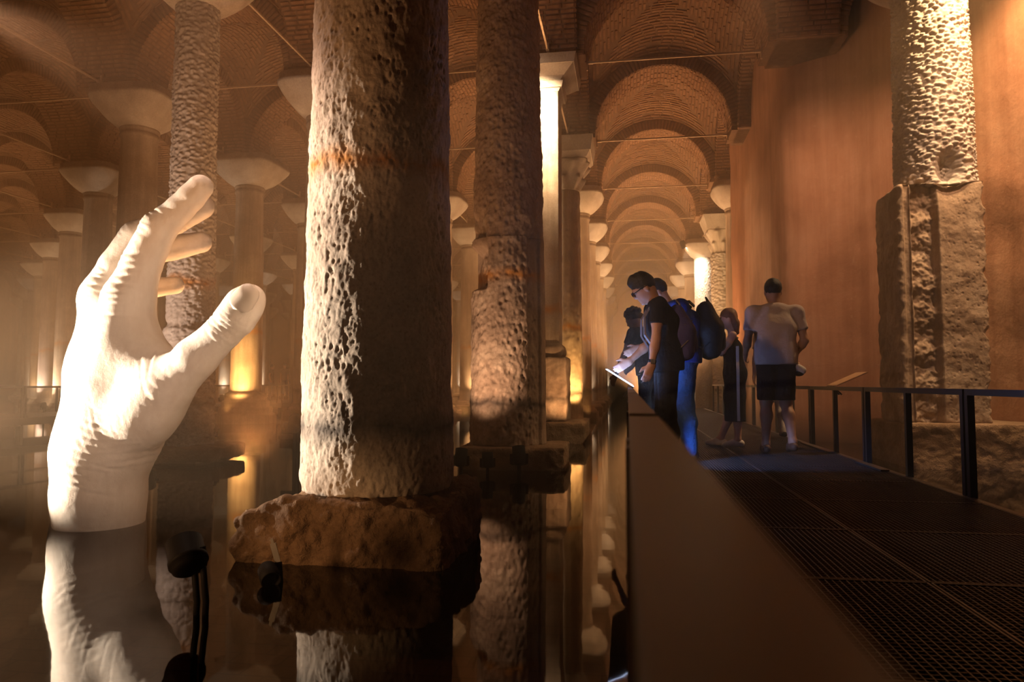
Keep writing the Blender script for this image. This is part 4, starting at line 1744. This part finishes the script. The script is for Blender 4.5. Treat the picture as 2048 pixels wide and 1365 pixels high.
mb.bar((0, 0, 0), (0.1, 0.12, -0.05), 0.03)
mb.build('arm', M['lamp'], hl)
# ------------------------------------------------------------------ people
M['skin'] = plain('tanned_skin', (0.42, 0.22, 0.14), 0.55, 0.15, 20, 0.05, 0.35)
M['skin_dark'] = plain('dark_skin', (0.20, 0.10, 0.06), 0.55, 0.15, 20, 0.05, 0.35)
M['skin_pale'] = plain('fair_skin', (0.55, 0.31, 0.22), 0.55, 0.15, 20, 0.05, 0.35)
M['hair_black'] = plain('black_hair', (0.012, 0.009, 0.008), 0.5, 0.4, 90, 0.8, 0.4, 0.006)
M['hair_red'] = plain('reddish_hair', (0.17, 0.065, 0.028), 0.5, 0.5, 80, 0.8, 0.4, 0.006)
M['black_cloth'] = plain('black_cotton', (0.011, 0.010, 0.011), 0.9, 0.3, 14, 0.5, 0.1, 0.02)
M['blue_cloth'] = plain('blue_cotton', (0.03, 0.065, 0.32), 0.9, 0.3, 14, 0.5, 0.1, 0.02)
M['jeans'] = plain('blue_jeans', (0.035, 0.085, 0.22), 0.9, 0.5, 26, 0.6, 0.1, 0.02)
M['dark_shorts'] = plain('dark_shorts_cloth', (0.026, 0.019, 0.022), 0.9, 0.3, 14, 0.5, 0.1, 0.02)
M['pale_shirt'] = plain('pale_grey_cotton', (0.60, 0.48, 0.45), 0.9, 0.2, 9, 0.5, 0.1, 0.02)
M['pale_trousers'] = plain('pale_trouser_cloth', (0.36, 0.30, 0.27), 0.9, 0.3, 9, 0.5, 0.1, 0.02)
M['white'] = plain('white_canvas', (0.62, 0.55, 0.52), 0.7, 0.15, 20, 0.1)
M['brown_shoe'] = plain('brown_shoe_leather', (0.12, 0.055, 0.03), 0.6, 0.3, 20, 0.1)
M['navy'] = plain('navy_backpack_nylon', (0.060, 0.052, 0.22), 0.65, 0.3, 30, 0.4, 0.3, 0.008)
M['black_nylon'] = plain('black_backpack_nylon', (0.010, 0.010, 0.011), 0.6, 0.3, 30, 0.4, 0.3, 0.008)
M['grey_strap'] = plain('grey_webbing', (0.16, 0.14, 0.15), 0.7, 0.2, 60, 0.2)


def V3(*a):
    return np.array(a, float)


def rot_pitch(a):
    """columns: forward, left, up axes of a head pitched down by a"""
    return np.array(((math.cos(a), 0, math.sin(a)), (0, 1, 0), (-math.sin(a), 0, math.cos(a))))


def hand_field(f, wrist, dirn, side, curl=0.5, s=1.0):
    """palm and five fingers; dirn: from wrist to knuckles, side: towards the thumb"""
    d = np.asarray(dirn, float)
    d /= np.linalg.norm(d)
    sd_ = np.asarray(side, float)
    sd_ = sd_ - d * (sd_ @ d)
    sd_ /= np.linalg.norm(sd_)
    pn = np.cross(d, sd_)
    w = np.asarray(wrist, float)
    for q in (-0.026, -0.009, 0.009, 0.026):
        f.cone(w + sd_ * q * 0.7 * s, w + (d * 0.085 + sd_ * q) * s, 0.017 * s, 0.0135 * s, 0.02)
    for q, L in ((0.029, 0.070), (0.010, 0.080), (-0.010, 0.074), (-0.029, 0.058)):
        a = w + (d * 0.085 + sd_ * q) * s
        b = a + (d * math.cos(curl * 0.6) + pn * math.sin(curl * 0.6)) * L * 0.45 * s
        c = b + (d * math.cos(curl * 1.5) + pn * math.sin(curl * 1.5)) * L * 0.35 * s
        e = c + (d * math.cos(curl * 2.2) + pn * math.sin(curl * 2.2)) * L * 0.28 * s
        f.chain([(a, 0.0105 * s), (b, 0.0095 * s), (c, 0.0088 * s), (e, 0.0075 * s)], 0.004)
    a = w + (d * 0.025 + sd_ * 0.026) * s
    b = a + (d * 0.028 + sd_ * 0.030 + pn * 0.008) * s
    c = b + (d * 0.034 + sd_ * 0.010 + pn * 0.012) * s
    f.chain([(a, 0.016 * s), (b, 0.0125 * s), (c, 0.010 * s)], 0.008)


def person(label, loc, rotz, pose, mats, sc=1.0, step=0.011, sleeves=0.5, legs='trousers', hair='short', dress=None, glasses=False, detail=True):
    """pose, in metres before scaling: forward is +x, the left side +y, the floor z = 0"""
    pr = thing('person', label, 'person', loc, rotz)
    pr.scale = (sc, sc, sc)
    pel, chest, neck, head = [V3(*pose[k]) for k in ('pelvis', 'chest', 'neck', 'head')]
    pitch = pose.get('pitch', 0.0)
    lo_, hi_ = (-0.75, -0.62, -0.02), (0.85, 0.62, 2.0)
    Rh = rot_pitch(pitch)
    if pose.get('head_turn'):
        ca, sa = math.cos(pose['head_turn']), math.sin(pose['head_turn'])
        Rh = np.array(((ca, -sa, 0), (sa, ca, 0), (0, 0, 1))) @ Rh
    hx = lambda x, y, z: head + Rh @ V3(x, y, z)
    # --- skin: head with features, neck, arms, hands, bare legs
    b = Field(lo_, hi_, step * 0.8)
    b.ell(head + Rh @ V3(-0.008, 0, 0.028), (0.098, 0.077, 0.092), 0.03, Rh)
    b.ell(head + Rh @ V3(0.022, 0, -0.045), (0.072, 0.060, 0.080), 0.05, Rh)
    b.cone(hx(0.088, 0, 0.012), hx(0.108, 0, -0.022), 0.010, 0.014, 0.02)          # nose
    b.cone(hx(0.084, 0.025, 0.024), hx(0.084, -0.025, 0.024), 0.011, 0.011, 0.02)   # brow
    b.ell(hx(0.085, 0, -0.062), (0.012, 0.024, 0.010), 0.012, Rh)                    # mouth
    b.ell(hx(0.078, 0, -0.100), (0.018, 0.022, 0.016), 0.03, Rh)                     # chin
    for s in (-1, 1):
        b.ell(hx(-0.008, s * 0.080, -0.012), (0.020, 0.009, 0.032), 0.008, Rh)       # ear
    b.cone(neck + V3(-0.005, 0, -0.04), head + Rh @ V3(-0.025, 0, -0.06), 0.056, 0.054, 0.04)
    for s, key in ((1, 'l'), (-1, 'r')):
        sh, el, wr = [V3(*pose[k + key]) for k in ('sh', 'el', 'wr')]
        b.chain([(sh, 0.050), ((sh + el) / 2, 0.046), (el, 0.036)], 0.03)
        b.chain([(el, 0.037), (el * 0.7 + wr * 0.3, 0.038), (wr, 0.024)], 0.03)
        hd_ = V3(*pose.get('hand' + key, tuple(wr - el)))
        hand_field(b, wr, hd_, pose.get('thumb' + key, (1, 0, 0.2)), pose.get('curl', 0.5))
    if legs != 'trousers':
        for key in 'lr':
            hp_, kn, an = [V3(*pose[k + key]) for k in ('hip', 'kn', 'an')]
            b.chain([(hp_, 0.078), (kn, 0.056)], 0.04)
            back = (kn * 0.68 + an * 0.32) + V3(-0.022, 0, 0)
            b.chain([(kn, 0.052), (back, 0.056), (an, 0.036)], 0.04)
            b.cone(an, an + V3(0.10, 0, -0.045), 0.036, 0.026, 0.03)
    b.build('body', mats['skin'], pr)
    # --- top
    if dress is None:
        f = Field(lo_, hi_, step)
        ax_ = (chest - pel)
        hem = pel - ax_ / np.linalg.norm(ax_) * pose.get('hem', 0.08)
        for s in (-1, 1):
            f.cone(hem + V3(0, s * 0.072, 0), pel + V3(0.0, s * 0.068, 0.06), 0.134, 0.120, 0.08)
            f.cone(pel + V3(0, s * 0.066, 0.05), chest + V3(0, s * 0.075, 0), 0.120, 0.124, 0.08)
            f.cone(chest + V3(0, s * 0.075, 0.0), neck + V3(-0.01, s * 0.05, -0.055), 0.12, 0.072, 0.08)
        for key in 'lr':
            sh, el = V3(*pose['sh' + key]), V3(*pose['el' + key])
            f.cone(neck + V3(-0.01, 0, -0.05), sh, 0.06, 0.064, 0.05)
            f.cone(sh, sh + (el - sh) * sleeves, 0.064, 0.066, 0.05)
        for key in 'lr':
            sh, el = V3(*pose['sh' + key]), V3(*pose['el' + key])
            d = el - sh
            # the sleeve ends in a clean cuff
            c = sh + d * (sleeves + 0.02)
            ax3 = [f.lo[i] + f.step * np.arange(f.n[i]) for i in range(3)]
            a0 = np.maximum(((c - 0.2 - f.lo) / f.step).astype(int), 0)
            a1 = np.minimum(((c + 0.2 - f.lo) / f.step).astype(int), f.n)
            s_ = tuple(slice(x, y) for x, y in zip(a0, a1))
            P = np.stack(np.meshgrid(*[ax3[i][a0[i]:a1[i]] for i in range(3)], indexing='ij'), -1)
            pl = (P - c) @ (d / np.linalg.norm(d))
            near = np.linalg.norm((P - c) - pl[..., None] * (d / np.linalg.norm(d)), axis=-1) < 0.085
            far_t = np.linalg.norm(P - (pel + chest) / 2, axis=-1) > 0.0
            m_ = near & (pl > 0) & (pl < 0.1)
            f.F[s_] = np.where(m_, np.maximum(f.F[s_], np.minimum(pl, 0.05)), f.F[s_]) if pose.get('cuffs', True) and sleeves < 0.9 else f.F[s_]
        f.cut(hem, hem - pel)
        f.cut(neck + V3(0.0, 0, 0.012), V3(*(0.35, 0, 0.9)))
        Vv, Ff = f.smooth_polygons(2)
        Nn = vnormals(Vv, Ff)
        Vv = Vv + Nn * (0.006 * fbm(Vv * np.array((9, 9, 5)) + sc * 9, 3))[:, None]
        link('shirt', np_mesh('shirt', Vv, Ff, mats['top']), pr)
    else:
        f = Field(lo_, hi_, step)
        for s in (-1, 1):
            f.chain([(V3(pel[0] + 0.0, s * 0.075, dress), 0.125), (V3(pel[0], s * 0.07, 0.62), 0.118), (pel + V3(-0.01, s * 0.07, 0), 0.128), (pel * 0.5 + chest * 0.5 + V3(0, s * 0.055, 0), 0.095), (chest + V3(0.01, s * 0.065, 0), 0.105), (chest + V3(0.0, s * 0.085, 0.10), 0.05)], 0.07)
        f.cut((0, 0, dress), (0, 0, -1))
        f.cut(chest + V3(0, 0, 0.135), (0.15, 0, 1))
        Vv, Ff = f.smooth_polygons(2)
        Vv = Vv + vnormals(Vv, Ff) * (0.005 * fbm(Vv * np.array((12, 12, 3)), 3))[:, None]
        link('dress', np_mesh('dress', Vv, Ff, mats['top']), pr)
        pr['_dress'] = 1
        # white stripes down both sides and along the neckline
        for s in (-1, 1):
            rows = []
            for z in np.linspace(dress + 0.01, chest[2] + 0.03, 40):
                m_ = np.abs(Vv[:, 2] - z) < 0.02
                q = Vv[m_]
                q = q[(np.abs(q[:, 0] - (pel[0] - 0.035)) < 0.05)]
                if len(q):
                    rows.append((z, s * np.max(q[:, 1] * s)))
            mb = MB()
            vs_ = []
            for z, y in rows:
                vs_ += [Vector((pel[0] - 0.055, y + s * 0.003, z)), Vector((pel[0] - 0.020, y + s * 0.003, z)), Vector((pel[0] - 0.020, y - s * 0.02, z)), Vector((pel[0] - 0.055, y - s * 0.02, z))]
            n = len(rows)
            fs = []
            for i in range(n - 1):
                for k in range(4):
                    fs.append((i * 4 + k, i * 4 + (k + 1) % 4, i * 4 + 4 + (k + 1) % 4, i * 4 + 4 + k))
            mb.add(vs_, fs)
            mb.build('side_stripe', M['white'], pr)
            mb = MB()
            mb.tube([chest + V3(0.075, s * 0.05, 0.10), chest + V3(0.055, s * 0.085, 0.155), chest + V3(0.0, s * 0.10, 0.175), chest + V3(-0.06, s * 0.085, 0.13)], 0.012, 8)
            mb.build('shoulder_strap', M['white'], pr, True)
    # --- lower body
    if dress is None:
        g = Field(lo_, hi_, step)
        for s, key in ((1, 'l'), (-1, 'r')):
            hp_, kn, an = [V3(*pose[k + key]) for k in ('hip', 'kn', 'an')]
            g.cone(pel + V3(-0.02, s * 0.055, 0.02), hp_, 0.112, 0.098, 0.06)
            if legs == 'trousers':
                g.chain([(hp_, 0.096), (kn, 0.071), (kn * 0.6 + an * 0.4 + V3(-0.012, 0, 0), 0.070), (an + V3(-0.005, 0, -0.02), 0.060)], 0.04)
            else:
                end = hp_ + (kn - hp_) * 0.94
                g.cone(hp_, end, 0.102, 0.088, 0.04)
        if legs != 'trousers':
            for s, key in ((1, 'l'), (-1, 'r')):
                hp_, kn = V3(*pose['hip' + key]), V3(*pose['kn' + key])
            g.cut((hp_ + (kn - hp_) * 0.93), (0, 0, -1))
        else:
            g.cut((0, 0, 0.035), (0, 0, -1))
        g.cut(pel + V3(0, 0, 0.09), (0, 0, 1))
        Vv, Ff = g.smooth_polygons(2)
        Vv = Vv + vnormals(Vv, Ff) * (0.007 * fbm(Vv * np.array((8, 8, 11)) + 3, 3))[:, None]
        link('trousers' if legs == 'trousers' else 'shorts', np_mesh('trousers', Vv, Ff, mats['low']), pr)
    # --- shoes
    for s, key in ((1, 'l'), (-1, 'r')):
        an = V3(*pose['an' + key])
        up = max(0.0, an[2] - 0.09)
        w = Field(an + V3(-0.14, -0.08, -0.14 - up * 0.2), an + V3(0.28, 0.08, 0.09), 0.008)
        w.cone(an + V3(-0.035, 0, -0.045), an + V3(0.05, 0, -0.04), 0.042, 0.044, 0.03)
        w.cone(an + V3(0.05, 0, -0.045), an + V3(0.16, 0, -0.058 - up * 0.6), 0.043, 0.030, 0.03)
        w.cut(an + V3(0, 0, -0.088 - up * 0.3), (0, 0, -1)) if up < 0.02 else None
        w.cut(an + V3(0, 0, 0.005), (0, 0, 1))
        sh_ = w.build('shoe', mats['shoe'], pr)
    # --- hair
    h = Field(head - 0.22, head + 0.22, 0.009)
    h.ell(head + Rh @ V3(-0.016, 0, 0.036), (0.106, 0.086, 0.100), 0.02, Rh)
    if hair == 'quiff':
        h.cone(hx(0.03, 0, 0.112), hx(0.070, 0, 0.100), 0.034, 0.026, 0.03)
        h.cone(hx(-0.03, 0, 0.10), hx(0.03, 0, 0.112), 0.045, 0.036, 0.05)
    if hair == 'curly':
        for i in range(26):
            a, e = R_.uniform(0, 2 * PI), R_.uniform(-0.3, 1.3)
            v_ = V3(math.cos(a) * math.cos(e), math.sin(a) * math.cos(e), math.sin(e)) * V3(0.11, 0.092, 0.108)
            if v_[0] > 0.06 and v_[2] < 0.06:
                continue
            h.ell(hx(-0.02 + v_[0], v_[1], 0.035 + v_[2]), (0.030, 0.030, 0.030), 0.012)
    if hair == 'long':
        for s in (-1, 0, 1):
            h.chain([(hx(-0.05, s * 0.05, 0.04), 0.050), (hx(-0.075, s * 0.055, -0.08), 0.042), (hx(-0.07, s * 0.05, -0.19), 0.028)], 0.03)
    cf = hx(0.052, 0, 0.040)
    if hair == 'long':
        h.cut(hx(0.058, 0, 0.0), Rh @ V3(1, 0, -0.55))
    else:
        h.cut(hx(0.010, 0, -0.020), Rh @ V3(0.62, 0, -0.78))
    Vv, Ff = h.smooth_polygons(1)
    Vv = Vv + vnormals(Vv, Ff) * (0.006 * fbm(Vv * 28, 3))[:, None]
    link('hair', np_mesh('hair', Vv, Ff, mats['hair']), pr)
    # --- eyes and glasses
    for s in (-1, 1):
        mb = MB()
        c = hx(0.083, s * 0.031, 0.006)
        mb.lathe([(0.001, -0.012), (0.009, -0.008), (0.012, 0.0), (0.009, 0.008), (0.001, 0.012)], 10, tuple(c))
        mb.build('eye', M['white'], pr, True)
    if glasses:
        mb = MB()
        for s in (-1, 1):
            pts = [hx(0.106, s * (0.033 + 0.027 * math.cos(a)), 0.006 + 0.021 * math.sin(a)) for a in np.linspace(0, 2 * PI, 15)]
            mb.tube(pts, 0.0042, 6)
            mb.tube([hx(0.106, s * 0.058, 0.012), hx(0.05, s * 0.082, 0.012), hx(-0.02, s * 0.086, 0.006)], 0.004, 6)
        mb.tube([hx(0.107, -0.008, 0.01), hx(0.108, 0.008, 0.01)], 0.004, 6)
        mb.build('glasses', M['lamp'], pr, True)
    return pr


def stance(pel=(0, 0, 0.95), lean=0.1, hunch=0.0, head=None, pitch=0.1, arms=None, feet=None, hem=0.08, sh_w=0.19, head_turn=0.0):
    """fills in a pose from a few angles"""
    p = dict(pelvis=pel, pitch=pitch, hem=hem, head_turn=head_turn)
    d = V3(math.sin(lean), 0, math.cos(lean))
    P = V3(*pel)
    d2 = V3(math.sin(lean + hunch), 0, math.cos(lean + hunch))
    chest = P + d * 0.30
    neck = chest + d2 * 0.235
    p['chest'], p['neck'] = tuple(chest), tuple(neck)
    p['head'] = head or tuple(neck + V3(math.sin(lean + hunch + 0.25), 0, math.cos(lean + hunch + 0.25)) * 0.155)
    sh = chest + d2 * 0.165
    for s, k in ((1, 'l'), (-1, 'r')):
        p['sh' + k] = tuple(sh + V3(0, s * sh_w, 0))
        a = (arms or {}).get(k)
        if a:
            p['el' + k], p['wr' + k] = tuple(V3(*p['sh' + k]) + V3(*a[0])), tuple(V3(*p['sh' + k]) + V3(*a[0]) + V3(*a[1]))
            if len(a) > 2:
                p['hand' + k] = a[2]
        else:
            p['el' + k] = tuple(V3(*p['sh' + k]) + V3(-0.02, s * 0.05, -0.29))
            p['wr' + k] = tuple(V3(*p['el' + k]) + V3(0.06, s * 0.01, -0.25))
        f = (feet or {}).get(k)
        p['hip' + k] = tuple(P + V3(0, s * 0.09, -0.03))
        if f:
            p['kn' + k], p['an' + k] = f
        else:
            p['kn' + k] = (pel[0] + 0.015, s * 0.10, 0.50)
            p['an' + k] = (pel[0] - 0.02, s * 0.11, 0.09)
    return p


def backpack(label, loc, rotz, w, h, d, mat, lean, strap_mat, nets=False, sc=1.0):
    """stands on its wearer's back: local +x is towards the wearer's back"""
    t_ = thing('backpack', label, 'backpack', loc, rotz)
    t_.scale = (sc,) * 3
    L = math.sin(lean)
    f = Field((-d - 0.2, -w, -0.1), (0.45, w, h + 0.2), 0.011)
    sk = lambda z: L * z
    for s in (-1, 1):
        f.chain([(V3(-d * 0.45 + sk(0.08), s * w * 0.26, 0.09), d * 0.44), (V3(-d * 0.5 + sk(h * 0.5), s * w * 0.26, h * 0.5), d * 0.50), (V3(-d * 0.40 + sk(h * 0.85), s * w * 0.22, h * 0.86), d * 0.34)], 0.08)
    Vv, Ff = f.smooth_polygons(2)
    Vv = Vv + vnormals(Vv, Ff) * (0.010 * fbm(Vv * np.array((9, 9, 5)) + h, 3))[:, None]
    link('bag', np_mesh('bag', Vv, Ff, mat), t_)
    f = Field((-d - 0.3, -w, -0.1), (0.3, w, h + 0.1), 0.011)
    for s in (-1, 1):
        f.cone(V3(-d * 0.82 + sk(0.1), s * w * 0.18, 0.12), V3(-d * 0.90 + sk(h * 0.42), s * w * 0.18, h * 0.42), d * 0.26, d * 0.24, 0.06)
    f.build('front_pocket', mat, t_, 2)
    for s in (-1, 1):
        mb = MB()
        a = V3(0.02 + sk(h * 0.9), s * w * 0.30, h * 0.90)
        pts = [a, a + V3(0.05, s * 0.015, 0.045), a + V3(0.13, s * 0.02, 0.03), a + V3(0.185, s * 0.01, -0.07), a + V3(0.185, s * 0.03, -0.22), a + V3(0.08, s * 0.06, -0.38), V3(0.0 + sk(0.1), s * w * 0.42, 0.10)]
        for q in range(len(pts) - 1):
            mb.bar(pts[q], pts[q + 1], 0.045, 0.014, up=(1, 0, 0.3))
        mb.build('shoulder_strap', strap_mat, t_)
    mb = MB()
    for s in (-1, 1):
        for zf in (0.35, 0.62):
            mb.tube([V3(-d * 0.10 + sk(h * zf), s * w * 0.50, h * zf - 0.08), V3(-d * 0.55 + sk(h * zf), s * w * 0.56, h * zf), V3(-d * 0.95 + sk(h * zf), s * w * 0.36, h * zf + 0.04)], 0.006, 6)
    mb.tube([V3(-d * 0.6 + sk(h * 0.93), -0.05, h * 0.97), V3(-d * 0.5 + sk(h), 0, h * 1.07), V3(-d * 0.6 + sk(h * 0.93), 0.05, h * 0.97)], 0.009, 6)
    mb.build('seams', strap_mat, t_, True)
    return t_


DK = DZ + 0.003
SHOE_D = M['black_cloth']
# 1: the man with glasses, bending over the panel
pose = stance((0, 0, 0.95), 0.09, 0.30, None, 0.62, {'l': ((0.03, 0.05, -0.29), (0.04, 0.02, -0.21), (0.04, 0.0, -0.1)), 'r': ((0.02, -0.02, -0.29), (0.19, 0.05, -0.17), (0.1, 0, -0.06))}, None, 0.10)
pose['head'] = (0.185, 0, 1.565)
pose['neck'] = (0.085, 0, 1.465)
man = person('man in black T-shirt, trousers and glasses bending over the lit panel, navy backpack on', (0.33, 6.32, DK), PI + 0.1, pose,
             dict(skin=M['skin'], top=M['black_cloth'], low=M['black_cloth'], shoe=SHOE_D, hair=M['hair_black']), 1.0, 0.011, 0.52, 'trousers', 'quiff', None, True)
w_ = V3(*pose['wrl']) * 0.86 + V3(*pose['ell']) * 0.14
mb = MB()
ax_ = Vector(V3(*pose['wrl']) - V3(*pose['ell'])).normalized()
mb.tube([Vector(w_) - ax_ * 0.012, Vector(w_) + ax_ * 0.012], 0.034, 16)
mb.build('watch_strap', M['lamp'], man, True)
mb = MB()
mb.box(Vector(w_) + Vector((0, 0.035, 0.0)), (0.035, 0.012, 0.036))
mb.build('watch_case', M['bracket'], man)
backpack('navy backpack with net pockets on the back of the man in glasses', (0.41, 6.33, DK + 0.93), PI + 0.1, 0.31, 0.50, 0.18, M['navy'], 0.16, M['grey_strap'])

# 2: the tall man in blue behind him
pose = stance((0, 0, 0.95), -0.01, 0.40, None, 0.55, {'l': ((0.02, 0.04, -0.29), (0.17, 0.02, -0.20)), 'r': ((0.14, -0.02, -0.26), (0.22, 0.02, -0.10))}, None, 0.06)
pose['head'] = (0.26, 0, 1.555)
pose['neck'] = (0.14, 0, 1.455)
person('tall man in blue T-shirt and jeans leaning over the panel, black backpack on', (0.575, 7.42, DK), PI + 0.05, pose,
       dict(skin=M['skin'], top=M['blue_cloth'], low=M['jeans'], shoe=SHOE_D, hair=M['hair_black']), 1.07, 0.012, 0.55, 'trousers', 'short')
backpack('black backpack with pale zip pulls on the back of the man in blue', (0.725, 7.42, DK + 0.99), PI + 0.05, 0.33, 0.54, 0.21, M['black_nylon'], 0.10, M['black_nylon'], False, 1.07)

# 3: the curly-haired visitor beyond them
pose = stance((0, 0, 0.92), 0.16, 0.25, None, 0.5, {'l': ((0.10, 0.04, -0.27), (0.12, 0.02, -0.24)), 'r': ((0.10, -0.02, -0.26), (0.2, 0.02, -0.14))}, None, 0.06)
person('curly-haired visitor in black T-shirt and blue-lit jeans leaning on the railing beyond the panel', (0.27, 8.95, DK), PI * 0.80, pose,
       dict(skin=M['skin_dark'], top=M['black_cloth'], low=M['jeans'], shoe=SHOE_D, hair=M['hair_black']), 0.99, 0.013, 0.5, 'trousers', 'curly')

# 4: the woman in the long dark dress
pose = stance((0, 0, 0.90), 0.02, 0.02, None, 0.18, {'l': ((0.13, 0.05, -0.20), (0.21, -0.04, 0.06)), 'r': ((0.13, -0.05, -0.20), (0.21, 0.06, 0.07))},
              {'l': ((0.0, 0.08, 0.47), (-0.03, 0.09, 0.09)), 'r': ((0.05, -0.08, 0.47), (0.17, -0.08, 0.09))}, 0.05, 0.165)
person('woman with reddish hair in a long black dress with white side stripe and white shoes', (1.26, 9.0, DK), PI - 0.1, pose,
       dict(skin=M['skin_pale'], top=M['black_cloth'], low=M['black_cloth'], shoe=M['white'], hair=M['hair_red']), 0.965, 0.012, 0.5, 'bare', 'long', 0.31)

# 5: the man walking away
pose = stance((0, 0, 0.95), 0.03, 0.05, None, 0.1, {'l': ((-0.03, 0.06, -0.29), (0.20, -0.02, -0.12)), 'r': ((-0.04, -0.06, -0.29), (0.14, 0.05, -0.13), (0.08, -0.02, -0.1))},
              {'l': ((0.07, 0.09, 0.51), (0.06, 0.10, 0.09)), 'r': ((0.01, -0.09, 0.50), (-0.17, -0.10, 0.13))}, 0.07, 0.215)
person('man in pale grey T-shirt, dark shorts and brown shoes walking away, seen from behind', (1.58, 8.15, DK), PI / 2 + 0.05, pose,
       dict(skin=M['skin'], top=M['pale_shirt'], low=M['dark_shorts'], shoe=M['brown_shoe'], hair=M['hair_black']), 1.075, 0.012, 0.62, 'bare', 'short')
# what he carries
t_ = thing('folded_cap', 'folded white cap with dark brim in the walking man\'s right hand', 'cap', at_depth(1590, 728, 7.75))
f = Field((-0.14, -0.09, -0.14), (0.16, 0.09, 0.08), 0.008)
f.cone((-0.06, 0, 0.02), (0.07, 0, -0.07), 0.032, 0.044, 0.03)
f.build('crown', M['white'], t_, 2)
f = Field((-0.14, -0.09, -0.2), (0.16, 0.09, 0.08), 0.008)
f.ell((0.035, 0, -0.105), (0.055, 0.04, 0.03), 0.02)
f.build('brim', M['black_cloth'], t_, 2)

# 6: someone walking ahead of him
pose = stance((0, 0, 0.95), 0.02, 0.03, None, 0.05, None, {'l': ((0.06, 0.09, 0.50), (0.10, 0.10, 0.09)), 'r': ((0.03, -0.09, 0.50), (-0.10, -0.10, 0.10))}, 0.07, 0.20)
person('visitor in pale shirt and pale trousers walking ahead, mostly hidden by the man in shorts', (2.02, 10.6, DK), PI / 2, pose,
       dict(skin=M['skin_pale'], top=M['pale_shirt'], low=M['pale_trousers'], shoe=SHOE_D, hair=M['hair_black']), 0.98, 0.014, 0.55, 'trousers', 'short')

# far group on a third walkway crossing the hall
tw = thing('walkway', 'third steel walkway crossing the hall far behind the golden column, deep in the haze', 'walkway', (-17.0, 37.0, 0), 0, None, 'thing')
mb = MB()
mb.box((0, 0, DZ - 0.08), (16, 2.6, 0.16))
mb.build('deck', M['black_steel'], tw)
for i in range(5):
    mb = MB()
    mb.box((-7.5 + 3.75 * i, 0, -0.15), (0.1, 0.1, 0.7))
    mb.build('leg', M['black_steel'], tw)
for (px, d, hgt), lab in zip(((541, 39.6, 1.0), (570, 39.2, 1.02), (584, 38.8, 0.95)), ('dim visitor standing alone far off in the haze, left of a pair', 'taller of two dim visitors far off in the haze', 'shorter dim visitor at the right of the far group')):
    p = at_depth(px, 766, d)
    person(lab, (p.x, p.y, DK), R_.uniform(0, 6), stance((0, 0, 0.95), 0.04, 0.05), dict(skin=M['skin'], top=M['black_cloth'], low=M['jeans'], shoe=SHOE_D, hair=M['hair_black']), hgt, 0.02, 0.5)
# ------------------------------------------------------------------ the mist that fills the hall
m = bpy.data.materials.new('warm_mist')
m.use_nodes = True
nt = m.node_tree
nt.nodes.remove(nt.nodes['Principled BSDF'])
vsc = nt.nodes.new('ShaderNodeVolumeScatter')
vsc.inputs['Color'].default_value = (0.97, 0.68, 0.44, 1)
vsc.inputs['Density'].default_value = 0.024
vsc.inputs['Anisotropy'].default_value = 0.45
nt.links.new(vsc.outputs[0], nt.nodes['Material Output'].inputs['Volume'])
m.cycles.homogeneous_volume = True
mb = MB()
mb.box(((XL + XR) / 2, (YB + YF) / 2, 5.55), (XR - XL - 0.2, YF - YB - 0.2, 11.08))
tag(mb.build('haze', m), kind='stuff')
